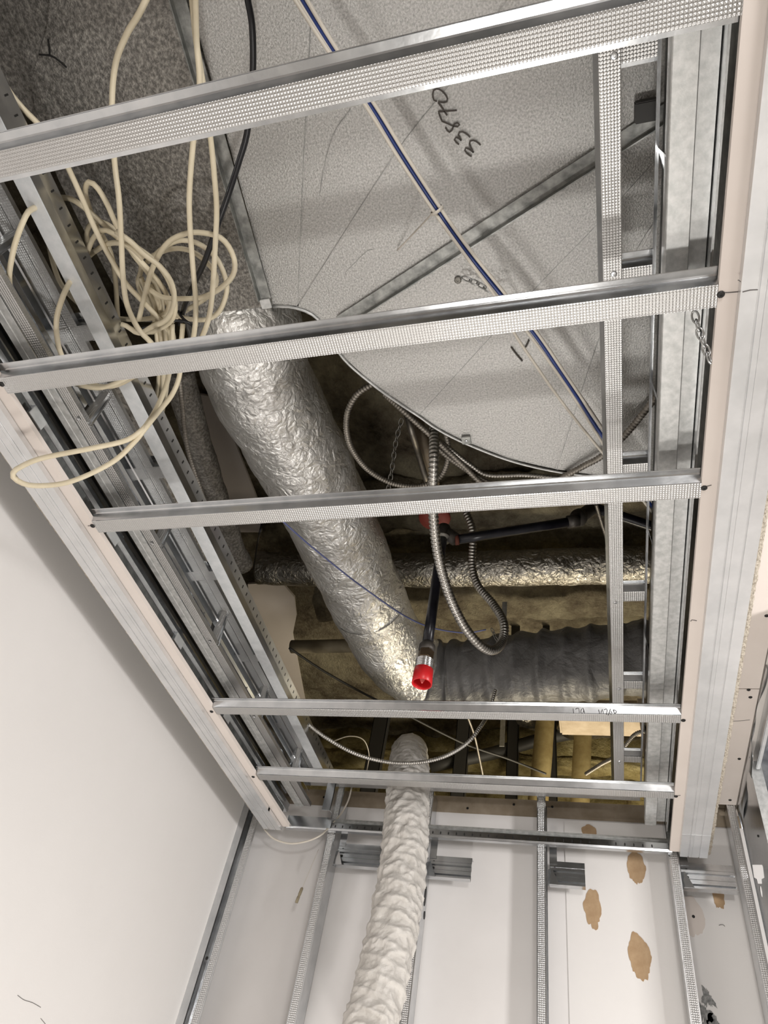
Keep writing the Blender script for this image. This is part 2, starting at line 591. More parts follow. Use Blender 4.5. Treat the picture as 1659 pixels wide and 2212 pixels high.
wall_stud(-1.003, -0.972, False, 'steel wall stud left of the white flexible duct, beside the hanging wire')
s2 = wall_stud(-0.630, -0.603, False, 'steel wall stud directly behind the white flexible duct')
wall_stud(-0.207, -0.176, True, 'steel wall stud in the middle of the far wall, first right of the white duct')
wall_stud(0.235, 0.266, True, 'steel wall stud under the right rim corner, beside the torn paper patches')
s5 = wall_stud(0.450, 0.477, True, 'brightly knurled steel wall stud beside the metal panel with cut-outs')
# oval knock-outs in the second stud's web
for z, r in ((1.0, 0.016), (0.95, 0.010)):
    pass
sx = -0.6025
for (u, v, ra, rb) in ((919, 1935, 0.012, 0.034), (917, 1977, 0.010, 0.013)):
    p = sight(u, v, x=sx)
    blob('knock_out', p, ra, rb, (0, 1, 0), (0, 0, 1), (1, 0, 0), M['black'], s2, 3.0, 0.02)

# corner stud at the left wall
cs = link('corner_stud', (lambda b: (add_box(b, (-1.3845, 2.6055, 0), (-1.356, 2.607, ZC)),
                                     add_box(b, (-1.356, 2.612, 0), (-1.3545, 2.69, ZC)),
                                     add_box(b, (-1.356, 2.645, 0), (-1.33, 2.6465, ZC)), b)[-1])(bmesh.new()), M['steel'])
tag(cs, 'steel corner stud where the left wall meets the far wall', 'stud')
box('knurled_flange', (-1.335, 2.618, 0), (-1.312, 2.6195, ZC), M['knurl_wall'], cs)
box('smooth_edge', (-1.312, 2.617, 0), (-1.306, 2.6195, ZC), M['steel'], cs)
box('drywall_edge', (-1.400, 2.6045, 0), (-1.3835, 2.6062, ZC), M['wall_paint'], cs)
box('web', (-1.336, 2.618, 0), (-1.3347, 2.66, ZC), M['steel'], cs)
screw(cs, sight(447, 2070, y=2.611), (0, -1, 0), 0.006, M['black'])

# ------------------------------------------------------------------ cut stud stubs fixed beside the wall studs
STUB_WEB = [(0.0, 0.0), (0.018, 0.0), (0.022, -0.006), (0.034, -0.006), (0.038, 0.0), (0.052, 0.0), (0.056, -0.006), (0.064, -0.006), (0.068, 0.0), (0.088, 0.0)]


def stub(x0, x1, zb, zt, label, tab=True):
    y = 2.645
    h = zt - zb
    bm = bmesh.new()
    # web with ridges facing the room, flanges reaching back and forward at the bottom
    loop = [(q[1], q[0] / 0.088 * h) for q in STUB_WEB]
    add_sheet(bm, [(-0.028, 0.0)] + loop + [(0.03, h)], (x0, y, zb), (x1, y, zb), (0, 0, 1))
    o = tag(link('stud_stub', bm, M['steel']), label, 'stud stub', 'short stud stubs at the far wall')
    if tab:
        # cut and folded end flange, slanting up to the stud
        bm = bmesh.new()
        a = [(x0 - 0.006, y - 0.012, zb), (x0 + 0.034, y - 0.028, zb), (x0 + 0.010, y - 0.020, zb + 0.055), (x0 - 0.004, y - 0.012, zb + 0.055)]
        f = [bm.verts.new(Vector(p)) for p in a]
        g = [bm.verts.new(Vector(p) + Vector((0, 0.0015, 0))) for p in a]
        bm.faces.new(f)
        bm.faces.new(g[::-1])
        for k in range(4):
            bm.faces.new((f[k], g[k], g[(k + 1) % 4], f[(k + 1) % 4]))
        link('folded_tab', bm, M['steel'], o)
    for k in range(2):
        screw(o, (x0 + 0.018, y - 0.001, zb + h * (0.48 + 0.26 * k)), (0, -1, 0), 0.005, M['black'])
    # hanging strap from the rim track
    box('strap', (x0 + 0.0, y - 0.004, zt - 0.01), (x0 + 0.026, y - 0.002, EYE + 1.16), M['steel'], o)
    return o


stub(-0.955, -0.72, EYE + 1.030, EYE + 1.120, 'long horizontal stud stub behind the left edge of the white duct')
stub(-0.598, -0.440, EYE + 1.015, EYE + 1.098, 'horizontal stud stub just right of the white duct')
stub(-0.165, -0.045, EYE + 1.020, EYE + 1.108, 'horizontal stud stub right of the middle wall stud')
stub(0.270, 0.436, EYE + 1.042, EYE + 1.134, 'horizontal stud stub just below the right end of the rim')

# ------------------------------------------------------------------ ceiling rim: drywall strips with steel track below
Y0, Y1 = -0.75, 2.592


def rough_edge(name, x0, x1, z0, z1, m, parent, seed):
    """broken gypsum core along a cut edge"""
    bm = bmesh.new()
    n = 420
    rows = []
    for i in range(n + 1):
        y = Y0 + (Y1 - Y0) * i / n
        row = []
        for k in range(9):
            t = min(1.0, k / 6)
            jx = 0.0030 * noise.noise(Vector((y * 70, k * 1.7, seed))) + 0.0022 * noise.noise(Vector((y * 9, k * 0.5, seed + 5)))
            jz = 0.0022 * noise.noise(Vector((y * 80, k * 2.3, seed + 9)))
            row.append(bm.verts.new((x0 + (x1 - x0) * t + jx, y, z0 - 0.0035 * math.sin(PI * t) + (z1 - z0) * max(0, k - 6) / 2 + jz)))
        rows.append(row)
    for i in range(n):
        for k in range(8):
            bm.faces.new((rows[i][k], rows[i][k + 1], rows[i + 1][k + 1], rows[i + 1][k]))
    return link(name, bm, m, parent)


TRACK = [(0.0, 0.014), (0.0, 0.0), (0.022, 0.0), (0.0230, 0.0022), (0.0262, 0.0022), (0.0272, 0.0), (0.034, 0.0), (0.0346, 0.0010), (0.0356, 0.0010), (0.0362, 0.0),
         (0.054, 0.0), (0.0550, 0.0022), (0.0582, 0.0022), (0.0592, 0.0), (0.082, 0.0), (0.082, 0.014)]


def rim(side, xi, xt0, xt1, xe, label_d, label_t):
    s = 1 if side == 'right' else -1
    zb = EYE + H
    d = empty('drywall_strip', (xi, 0.9, zb), label_d, 'drywall strip', 'drywall strips along the ceiling opening')
    box('paper_face', (min(xi, xe - s * 0.004), Y0, zb), (max(xi, xe - s * 0.004), Y1, zb + 0.0125), M['drywall'], d)
    rough_edge('broken_edge', xt1 - s * 0.002, xe + s * 0.004, zb - 0.0012, zb + 0.0125, M['gypsum'], d, 3.1 * s)
    w = abs(xt1 - xt0)
    t = empty('steel_track', (xt0, 0.9, zb - 0.014), label_t, 'track', 'steel tracks under the ceiling rim')
    k = w / 0.082
    prof = [(q[0] * k, q[1]) for q in TRACK]
    # up = z and sweep towards +y puts s along -x
    segs = ((Y0, 2.44), (2.425, Y1 - 0.004))
    for i, (a, b) in enumerate(segs):
        sgn = -1 if s > 0 else 1
        z = zb - 0.0155 - 0.0012 * i
        pr = [(sgn * q[0], q[1]) for q in prof]
        sheet('track_length', pr, (xt0, a, z), (xt0, b, z), (0, 0, 1), M['track'], t)
    # end plate with two screws
    box('end_plate', (min(xt0, xt1), Y1 - 0.004, zb - 0.013), (max(xt0, xt1), Y1 - 0.0025, zb + 0.004), M['steel'], t)
    return d, t


dl, tl = rim('left', -1.155, -1.184, -1.258, -1.272, 'drywall strip with cut edge along the left of the opening', 'ridged steel track under the left drywall strip')
dr, tr = rim('right', 0.2378, 0.268, 0.352, 0.362, 'drywall strip with pencil marks along the right of the opening', 'ridged steel track under the right drywall strip')
zb = EYE + H
for u, v in ((200, 1136), (457, 1537), (547, 1678), (3, 830)):
    screw(dl, sight(u, v, z=H - 0.0005), (0, 0, -1), 0.0062, M['black'])
for u, v in ((1557, 636), (1521, 1054), (1476, 1556), (1460, 1720)):
    screw(dr, sight(u, v, z=H - 0.0005), (0, 0, -1), 0.0062, M['black'])
for pts in ([(1551, 632), (1575, 632), (1600, 630)], [(1521, 1052), (1537, 1048)], [(1492, 1342), (1495, 1339), (1505, 1341)], [(1462, 1719), (1470, 1718)]):
    stroke('pencil_mark', [sight(u, v, z=H - 0.0006) for u, v in pts], 0.0008, M['pencil'], dr)
stroke('pencil_mark', [sight(190, 1136, z=H - 0.0006), sight(202, 1136, z=H - 0.0006)], 0.0008, M['pencil'], dl)
for pts in ([(1594, 605), (1597, 606), (1600, 609)], [(1604, 631), (1612, 629), (1620, 627), (1637, 626)]):
    stroke('pencil_mark', [sight(u, v, z=H - 0.017) for u, v in pts], 0.0008, M['pencil'], tr)

# far rim: slotted track between the two side strips, over the wall studs
fr = empty('slotted_rim_track', (-0.45, 2.6, EYE + H), 'slotted steel track along the far end of the ceiling opening', 'track')
sheet('lower_lip', [(0.0, 0.0), (0.02, 0.001)], (-1.17, 2.592, EYE + 1.143), (0.245, 2.592, EYE + 1.143), (0, 0, 1), M['steel'], fr)
sleg = sheet('slotted_leg', [(0.002, 0.0), (0.0, 0.008), (0.003, 0.030)], (-1.17, 2.592, EYE + 1.144), (0.245, 2.592, EYE + 1.144), (0, 0, 1), M['steel'], fr)
sheet('ridged_web', [(0.006, 0.030), (0.010, 0.036), (0.006, 0.038), (0.010, 0.044), (0.006, 0.046), (0.010, 0.053)], (-1.17, 2.60, EYE + 1.144), (0.245, 2.60, EYE + 1.144), (0, 0, 1), M['steel_flat'], fr)
box('lapped_end', (-1.168, 2.586, EYE + 1.150), (-0.985, 2.588, EYE + 1.190), M['steel'], fr)
for i in range(46):
    x = -1.145 + i * 0.0295
    bm = bmesh.new()
    add_lathe(bm, [(0.0045, 0), (0.0045, 0.0012)], (x, 2.5925, EYE + 1.160), (0, -1, 0), 8)
    for vv in bm.verts:
        vv.co.z = EYE + 1.160 + (vv.co.z - EYE - 1.160) * 1.5
        vv.co.x = x + (vv.co.x - x) * 0.5
    link('slot', bm, M['black'], sleg)

# ------------------------------------------------------------------ ceiling channels (hat section) across the opening
HAT = [(-0.042, 0.0175), (-0.041, 0.0195), (-0.0290, 0.0205), (-0.0265, 0.0185), (-0.0195, 0.002), (-0.0195, 0.0), (0.0195, 0.0), (0.0195, 0.002), (0.022, 0.0185), (0.0295, 0.0195)]


def hat_channel(name, p0, p1, label, cat, group, up=(0, 0, 1), scale=1.0, knurl='knurl', m='steel', prof=None):
    p0, p1 = Vector(p0), Vector(p1)
    c = empty(name, (p0 + p1) / 2, label, cat, group) if label else None
    pr = [(q[0] * scale, q[1] * scale) for q in HAT]
    if prof:
        pr = [(q[0] * scale, q[1] * scale) for q in prof]
        sheet('far_side', pr[:3], p0, p1, up, M[m], c)
        sheet('near_side', pr[3:], p0, p1, up, M[m], c)
    else:
        sheet('near_brim', pr[:6], p0, p1, up, M[m], c)
        sheet('far_brim', pr[6:], p0, p1, up, M[m], c)
    f = [(-0.0195 * scale, 0.0), (-0.016 * scale, -0.0004), (0.016 * scale, -0.0004), (0.0195 * scale, 0.0)]
    sheet('knurled_face', f, p0, p1, up, M[knurl], c)
    return c


chans = [(0.1775, -1.162, 'near', 'knurled ceiling channel nearest the camera, above the handwritten number in the photo'),
         (0.577, -1.158, '', 'second knurled ceiling channel, crossing the top of the silver duct'),
         (0.986, -1.156, '', 'knurled ceiling channel crossing below the curved sheet metal edge'),
         (1.790, -1.153, '', 'knurled ceiling channel with handwritten marks below the red cap'),
         (2.208, -1.150, '', 'last knurled ceiling channel, nearest the far wall')]
CH = []
for y, xl, _, lab in chans:
    yk = y
    CH.append(hat_channel('furring_channel', (xl, yk, EYE + H), (0.2375, yk, EYE + H), lab, 'channel', 'knurled steel channels across the opening'))
# splice and handwriting on the fourth channel
y4 = 1.790
xs = sight(922, 1538, z=H).x
pr4 = [(q[0] - 0.0007, q[1] - 0.0014) for q in HAT]
sheet('lapped_length', pr4[:6], (xs, y4, EYE + H), (0.2375, y4, EYE + H), (0, 0, 1), M['steel'], CH[3])
NY = y4 - 0.0235


def side_mark(strokes):
    for s in strokes:
        pts = []
        for (u, v) in s:
            t = (1538 - v) / 10.0
            pts.append(Vector((sight(u, 1534, z=H + 0.006).x, y4 - 0.0205 - 0.0078 * t, EYE + H + 0.001 + 0.0172 * t)))
        stroke('handwriting', pts, 0.0009, M['black'], CH[3])


side_mark([[(1238, 1532), (1239, 1539)], [(1243, 1533), (1250, 1531), (1251, 1538)], [(1257, 1532), (1254, 1537), (1258, 1539), (1261, 1534), (1259, 1531)], [(1260, 1532), (1263, 1539)],
           [(1293, 1533), (1295, 1539)], [(1298, 1538), (1301, 1532), (1303, 1539)], [(1305, 1533), (1312, 1532), (1309, 1540)], [(1313, 1541), (1319, 1532)], [(1319, 1535), (1322, 1537), (1319, 1540), (1317, 1537)],
           [(1325, 1533), (1327, 1539)], [(1325, 1533), (1333, 1535), (1328, 1538)]])

# ------------------------------------------------------------------ left side framing
def ybar(name, pts, x, z, y0, y1, m, parent=None, t=0.0012, x1=None, z1=None):
    """sheet profile along y; pts given as (dx, dz)"""
    return sheet(name, [(-p[0], p[1]) for p in pts], (x, y0, z), (x if x1 is None else x1, y1, z if z1 is None else z1), (0, 0, 1), m, parent, t)


la = empty('wall_angle', (-1.166, 0.9, EYE + 1.18), 'dark ribbed steel angle just inside the left drywall strip', 'angle')
ybar('ribbed_web', [(0.0, 0.0), (0.003, 0.012), (0.0, 0.015), (0.003, 0.030), (0.0, 0.033), (0.0, 0.056)], -1.172, EYE + 1.196, Y0, 2.57, M['sheen'], la)
ybar('bottom_leg', [(-0.03, 0.0), (0.0, 0.0)], -1.172, EYE + 1.196, Y0, 2.57, M['sheen'], la)
ybar('light_stop', [(0.0, 0.0), (0.0, 0.12)], -1.197, EYE + 1.158, Y0, 2.585, M['steel_dark'], la)  # dark sheet added to stop light leaking past the left rim
for y in (0.66, 1.03, 1.46, 1.86, 2.21):
    box('clip', (-1.171, y, EYE + 1.172), (-1.160, y + 0.05, EYE + 1.202), M['steel'], la, 0.001)
lt = empty('cripple_track', (-1.11, 0.9, EYE + 1.222), 'bright steel runner carrying the short left uprights', 'runner')
ybar('smooth_flange', [(0.0, 0.012), (0.0, 0.0), (0.014, 0.0), (0.0155, 0.0015), (0.018, 0.0), (0.034, 0.0)], -1.141, EYE + 1.222, Y0, 2.57, M['steel_flat'], lt)
ybar('knurled_flange', [(0.0, 0.004), (0.0, 0.0025), (0.027, 0.0025), (0.027, 0.016)], -1.1065, EYE + 1.222, Y0, 2.57, M['knurl'], lt)
up = empty('upper_runner', (-1.10, 0.9, EYE + HL), 'upper steel runner above the short left uprights', 'runner')
ybar('grooved_web', [(0.0, 0.0), (0.0, 0.022), (0.0025, 0.025), (0.0, 0.028), (0.0, 0.068)], -1.103, EYE + HL - 0.068, Y0, 2.57, M['sheen'], up)
ybar('knurled_flange', [(0.0, 0.001), (0.024, 0.001), (0.024, 0.012)], -1.101, EYE + HL, Y0, 2.57, M['knurl'], up)
bk = empty('backing_sheet', (-1.14, 0.9, EYE + 1.24), 'dark grooved steel sheet behind the short left uprights', 'backing')
ybar('grooved_web', [(0.0, 0.0), (0.0, 0.03), (0.003, 0.034), (0.0, 0.038), (0.0, 0.075), (0.003, 0.079), (0.0, 0.083), (0.0, 0.20)], -1.146, EYE + 1.236, Y0, 2.57, M['sheen'], bk)
ups = []
for i, y in enumerate((-0.07, 0.33, 0.73, 1.13, 1.545, 1.95, 2.36)):
    lab = ['short knurled left upright nearest the camera', 'short knurled left upright beside the big cable loop', 'short knurled left upright above the drooping cable loop',
           'short knurled left upright just past the third channel', 'short knurled left upright midway to the far wall', 'short knurled left upright beside the thin armoured cable',
           'short knurled left upright next to the far wall'][i]
    u_ = hat_channel('cripple_upright', (-1.088, y, EYE + 1.226), (-1.098, y, EYE + HL), lab, 'upright', 'short uprights on the left side', up=(-0.35, 1, 0), scale=0.58)
    screw(u_, (-1.094, y - 0.01, EYE + 1.221), (0, 0, -1), 0.005)

# slotted bar along the left, with the rungs above it
lp0, lp1 = Vector((-1.012, -0.75, EYE + 1.335)), Vector((-1.068, 2.60, EYE + 1.335))
lm = empty('slotted_bar', (lp0 + lp1) / 2, 'long pale steel bar with slotted side on the left, in front of the cable coil', 'bar')
sheet('pale_face', [(0.0, 0.066), (0.0, 0.0), (-0.037, 0.0)], lp0, lp1, (0, 0, 1), M['pale'], lm)
sside = sheet('slotted_side', [(-0.037, 0.0), (-0.039, 0.024), (-0.037, 0.027), (-0.037, 0.066)], lp0, lp1, (0, 0, 1), M['steel'], lm)
bm = bmesh.new()
for i in range(96):
    t = (i + 0.5) / 96
    p = lp0.lerp(lp1, t)
    add_box(bm, (p.x + 0.0375, p.y - 0.0018, p.z + 0.040), (p.x + 0.0389, p.y + 0.0018, p.z + 0.051))
tag(link('slots', bm, M['black'], sside), kind='stuff')
for i, y in enumerate((-0.25, 0.165, 0.575, 0.985, 1.385, 1.79, 2.205)):
    lab = ['left ladder rung nearest the camera', 'left ladder rung behind the first channel', 'left ladder rung beside the cable coil', 'left ladder rung beside the crumpled foil wrap', 'left ladder rung past the third channel', 'left ladder rung touched by the thin armoured cable', 'left ladder rung near the far wall'][i]
    hat_channel('ladder_rung', (-1.095, y, EYE + HL), (-1.005 - 0.0167 * (y + 0.75), y, EYE + HL), lab, 'rung', 'rungs of the left ladder frame')

# ------------------------------------------------------------------ right side framing
RPROF = [(-0.0195, 0.030), (-0.0195, 0.001), (-0.0195, 0.0), (0.0195, 0.0), (0.0195, 0.002), (0.0215, 0.006), (0.0285, 0.0185), (0.0285, 0.030)]
rm = hat_channel('furring_channel', (0.0655 * 1.333 + 0.002, -0.75, EYE + 1.333), (0.0655 * 1.333 + 0.002, 2.55, EYE + 1.333), 'long knurled channel running away from the camera on the right', 'channel', None, scale=0.86, prof=RPROF)
for u, v in ((1327, 121), (1326, 592), (1329, 1301), (1337, 1488), (1338, 1645)):
    screw(rm, sight(u, v, z=1.3325), (0, 0, -1), 0.0060)
for i, y in enumerate((0.243, 0.62, 1.09, 1.525, 1.93, 2.365)):
    lab = ['right ladder rung nearest the camera', 'right ladder rung above the second channel', 'right ladder rung hidden over the third channel', 'right ladder rung at the foil wrapped pipe', 'right ladder rung at the grey duct', 'right ladder rung nearest the far wall'][i]
    hat_channel('ladder_rung', (0.105, y, EYE + HL), (0.166, y, EYE + HL), lab, 'rung', 'rungs of the right ladder frame')
rl = empty('ladder_track', (0.166, 0.9, EYE + 1.30), 'thin edged steel track at the right ends of the ladder rungs', 'track')
ybar('lower_edge', [(-0.004, 0.0), (0.001, 0.0), (0.003, 0.06)], 0.1655, EYE + HL - 0.004, Y0, 2.57, M['steel'], rl)
ybar('dark_web', [(0.0, 0.0), (0.0, 0.055)], 0.1735, EYE + 1.297, Y0, 2.57, M['sheen'], rl)
ybar('knurled_edge', [(0.0, 0.0), (0.0, 0.060)], 0.1700, EYE + 1.238, Y0, 2.57, M['knurl'], rl)
rb = empty('cripple_track', (0.19, 0.9, EYE + 1.22), 'bright steel runner over the channel ends on the right', 'runner')
ybar('smooth_flange', [(0.0, 0.022), (0.0, 0.001), (0.001, 0.0), (0.0345, 0.0), (0.0355, 0.001), (0.0355, 0.012)], 0.1668, EYE + 1.224, Y0, 2.57, M['steel_flat'], rb)
r2 = empty('right_runner', (0.22, 0.9, EYE + 1.24), 'second bright steel runner beside the right drywall strip', 'runner')
ybar('smooth_flange', [(0.0, 0.012), (0.0, 0.0), (0.027, 0.0), (0.027, 0.012)], 0.2045, EYE + 1.239, Y0, 2.57, M['steel_flat'], r2)
ybar('rounded_web', [(0.0, 0.06), (0.002, 0.04), (0.001, 0.02), (0.0, 0.0)], 0.2335, EYE + 1.20, Y0, 2.57, M['steel'], r2)
ybar('bright_lip', [(0.0, 0.0), (0.003, 0.0)], 0.2345, EYE + 1.206, Y0, 2.57, M['steel_flat'], r2)
for i, y in enumerate((0.40, 0.86, 1.28, 1.70, 2.12)):
    lab = ['slanting right upright beyond the first channel', 'slanting right upright beyond the second channel', 'slanting right upright beyond the third channel', 'slanting right upright before the fourth channel', 'slanting right upright before the last channel'][i]
    bm = bmesh.new()
    add_sheet(bm, [(-0.016, 0.0), (0.016, 0.0)], (0.176, y, EYE + 1.238), (0.170, y + 0.012, EYE + HL), (-1, 0.2, 0))
    tag(link('cripple_upright', bm, M['steel']), lab, 'upright', 'slanting uprights on the right side')
rt = empty('right_backing_sheet', (0.245, 0.9, EYE + 1.25), 'dark steel sheet closing the right side above the runners', 'backing')
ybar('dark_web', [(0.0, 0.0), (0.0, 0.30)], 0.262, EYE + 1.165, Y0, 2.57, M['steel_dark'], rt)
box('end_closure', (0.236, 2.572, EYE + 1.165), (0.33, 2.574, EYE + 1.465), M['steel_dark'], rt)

# far end framing above the slotted rim
hat_channel('furring_channel', (-1.12, 2.575, EYE + 1.322), (0.16, 2.575, EYE + 1.322), 'shaded knurled channel along the top of the far drywall', 'channel', None)
fb = tag(link('end_bracket', (lambda b: (add_box(b, (-1.02, 2.545, EYE + 1.20), (-0.985, 2.547, EYE + 1.335)), add_box(b, (-0.987, 2.545, EYE + 1.20), (-0.985, 2.585, EYE + 1.335)), b)[-1])(bmesh.new()), M['steel']),
         'small steel bracket above the slotted rim at the left corner', 'bracket')

# ------------------------------------------------------------------ right soffit and right wall framing
sd = empty('soffit_drywall', (0.42, 1.0, ZC), 'pinkish drywall soffit with screw holes right of the rim', 'drywall')
box('sheet_panel', (0.30, Y0, ZC), (0.4815, 1.918, ZC + 0.0125), M['drywall'], sd)
box('sheet_panel', (0.30, 1.922, ZC), (0.4815, 2.618, ZC + 0.0125), M['drywall'], sd)
for u, v in ((1617, 1490), (1621, 1506), (1597, 1639), (1577, 1728), (1656, 1330)):
    screw(sd, sight(u, v, z=1.3348), (0, 0, -1), 0.0055, M['black'])
stroke('pencil_mark', [sight(1583, 1558, z=1.3346), sight(1600, 1557, z=1.3346), sight(1620, 1555, z=1.3346)], 0.0007, M['pencil'], sd)

fl = empty('track_leg', (0.487, 2.4, ZC - 0.05), 'wavy bent steel track leg hanging at the soffit edge', 'track')
edge = [sight(u, v, x=0.4848) for u, v in ((1659, 1452), (1640, 1520), (1622, 1590), (1624, 1612), (1629, 1640), (1627, 1665), (1620, 1692), (1616, 1712), (1611, 1740), (1603, 1780), (1601, 1792))]
edge = spline([Vector((p.x, p.y, min(p.z, ZC - 0.004))) for p in edge], 0.015)
bm = bmesh.new()
tv, bv = [], []
for i, p in enumerate(edge):
    dx = 0.004 * math.sin(i * 0.35)
    tv.append([bm.verts.new((0.4845, p.y, ZC - 0.001)), bm.verts.new((0.4855, p.y, ZC - 0.001))])
    bv.append([bm.verts.new((p.x + dx, p.y, p.z)), bm.verts.new((p.x + dx + 0.0010, p.y, p.z))])
for i in range(len(edge) - 1):
    for k in (0, 1):
        bm.faces.new((tv[i][k], tv[i + 1][k], bv[i + 1][k], bv[i][k]))
    bm.faces.new((bv[i][0], bv[i + 1][0], bv[i + 1][1], bv[i][1]))
link('bent_leg', bm, M['steel'], fl, smooth=True)

# stud of the right wall whose web faces the opening, with cut-outs
PX = 0.4862
pn = empty('cutout_stud', (PX, 2.5, 0), 'wide steel stud with a white keyhole cut-out and a round hole', 'stud')


def pt(u, v, dx=0.0):
    q = sight(u, v, x=PX)
    return (q.y, q.z)


yA, yB = 2.612, sight(1655, 1806, x=PX).y
key = [(1624, 1868), (1646, 1868), (1648, 1872), (1651, 1896), (1645, 1899), (1646, 1909), (1636, 1909), (1634, 1899), (1628, 1896)]
key = [(min(q[0], 2.604), q[1]) for q in (pt(*p) for p in key)]
rc = sight(1644, 1926, x=PX)
# web built as an outline with two holes
from mathutils.geometry import tessellate_polygon
loops = [[(yB, 0.0), (yA, 0.0), (yA, EYE + 1.32), (yB, EYE + 1.32)], key[::-1],
         [(rc.y + 0.0165 * math.cos(-a * PI / 12), rc.z + 0.0165 * math.sin(-a * PI / 12)) for a in range(24)]]
flat = [p for l in loops for p in l]
tris = tessellate_polygon([[Vector((p[0], p[1], 0)) for p in l] for l in loops])
bm = bmesh.new()
for dx in (0.0, 0.0012):
    vs = [bm.verts.new((PX + dx, p[0], p[1])) for p in flat]
    for t in tris:
        bm.faces.new([vs[k] for k in t])
link('web', bm, M['steel'], pn)
box('near_flange', (PX, yB, 0), (PX + 0.034, yB + 0.0014, EYE + 1.32), M['steel_flat'], pn)
screw(pn, Vector((PX - 0.0005, sight(1638, 1806, x=PX).y, sight(1638, 1806, x=PX).z)), (-1, 0, 0), 0.004, M['black'])
# crumpled sheet steel further right
bm = bmesh.new()
NX, NY_ = 22, 30
g = [[bm.verts.new((0.515 + 0.34 * i / NX + 0.008 * noise.noise(Vector((i * 0.3, j * 0.4, 2))), 1.75 + 0.80 * j / NY_, EYE + 1.325 - 0.20 * i / NX + 0.012 * noise.noise(Vector((i * 0.25, j * 0.2, 8))))) for j in range(NY_ + 1)] for i in range(NX + 1)]
for i in range(NX):
    for j in range(NY_):
        bm.faces.new((g[i][j], g[i + 1][j], g[i + 1][j + 1], g[i][j + 1]))
tag(link('steel_sheet', bm, noisy('dark_glossy_steel', (0.20, 0.21, 0.24), (0.42, 0.44, 0.47), 10, 0.16, 1.0, 0.001, bscale=14), smooth=True), 'reflective bent sheet steel at the right edge of the frame', 'sheet metal')
hd = tag(box('header_channel', (0.500, 1.55, EYE + 1.285), (0.512, yB - 0.01, EYE + 1.33), M['steel'], None, 0.002), 'narrow steel header along the right wall top', 'channel')

# ================================================================== SHEET METAL DUCT OVERHEAD
dk = empty('sheet_metal_duct', (0.0, 0.5, EYE + HD), 'large sheet metal duct with fan shaped seams and handwritten number', 'duct')
EDGE = [(590, 659), (640, 663), (690, 690), (740, 770), (805, 828), (865, 871), (905, 897), (942, 923), (1000, 953), (1100, 992), (1200, 1016), (1290, 1027), (1380, 1034), (1440, 1037)]


def dz_of(u, v, k):
    return 0.0


def panel(name, uv, dz, m, parent, t=0.0015):
    """flat polygon of sheet metal at the duct underside; dz lifts single corners"""
    pts = [sight(p[0], p[1], z=HD) for p in uv]
    bm = bmesh.new()
    a = [bm.verts.new(p + Vector((0, 0, z))) for p, z in zip(pts, dz)]
    b = [bm.verts.new(v.co + Vector((0, 0, t))) for v in a]
    bm.faces.new(a)
    bm.faces.new(b[::-1])
    n = len(a)
    for i in range(n):
        bm.faces.new((a[i], b[i], b[(i + 1) % n], a[(i + 1) % n]))
    return link(name, bm, m, parent)


PANELS = [[(266, -520), (692, -520), (645, 661), (620, 661), (590, 659)],
          [(688, -520), (1488, -520), (1221, -160), (1090, 15), (990, 165), (856, 338), (646, 664), (638, 664)],
          [(1479, -520), (1640, -520), (1640, 105), (1313, 466), (1153, 633), (912, 897), (905, 897), (865, 871), (805, 828), (740, 770), (690, 690), (640, 663), (848, 337), (983, 164), (1083, 14), (1212, -160)],
          [(1640, 95), (1640, 336), (1434, 462), (1314, 691), (1206, 1016), (1100, 992), (1000, 953), (942, 923), (905, 897), (900, 893), (1147, 628), (1308, 461)],
          [(1640, 328), (1640, 1037), (1440, 1037), (1380, 1034), (1290, 1027), (1199, 1013), (1307, 690), (1427, 460)]]
for k, uv in enumerate(PANELS):
    panel('duct_panel', uv, [0.0018 * (k % 2)] * len(uv), M['plate'], dk)
for pts in ([(670, 60), (656, 330), (643, 655)], [(1215, -150), (1085, 15), (985, 165), (850, 338), (645, 658)], [(1635, 100), (1310, 463), (1150, 630), (906, 896)], [(1635, 332), (1430, 460), (1310, 690), (1203, 1012)]):
    stroke('seam', [sight(u, v, z=HD - 0.0002) for u, v in pts], 0.0007, M['steel_dark'], dk)
# curved rim standing up from the edge
bm = bmesh.new()
ep = spline([sight(u, v, z=HD) for u, v in EDGE], 0.02)
for i in range(len(ep) - 1):
    a, b = ep[i], ep[i + 1]
    q = [bm.verts.new(a + Vector((0, 0, -0.002))), bm.verts.new(b + Vector((0, 0, -0.002))), bm.verts.new(b + Vector((0, 0.004, 0.26))), bm.verts.new(a + Vector((0, 0.004, 0.26)))]
    bm.faces.new(q)
bmesh.ops.remove_doubles(bm, verts=bm.verts, dist=0.0002)
link('curved_side', bm, M['steel_dark'], dk, smooth=True)
bm = bmesh.new()
add_tube(bm, [p + Vector((0, 0.002, -0.003)) for p in ep], 0.0035, 6)
link('rolled_edge', bm, M['steel_flat'], dk, smooth=True)
c = sight(1007, 949, z=HD - 0.004)
cb = box('edge_clip', c + Vector((-0.012, -0.010, -0.004)), c + Vector((0.012, 0.014, 0.004)), M['steel_dark'], dk, 0.001)
screw(dk, c + Vector((0, 0.002, -0.004)), (0, 0, -1), 0.004)
# handwritten number 33870 (reads from the far side)
WZ = HD - 0.0030


def wr(u, v):
    return sight(880 + u / 7.54, 150 + v / 7.54, z=WZ - 0.0015)


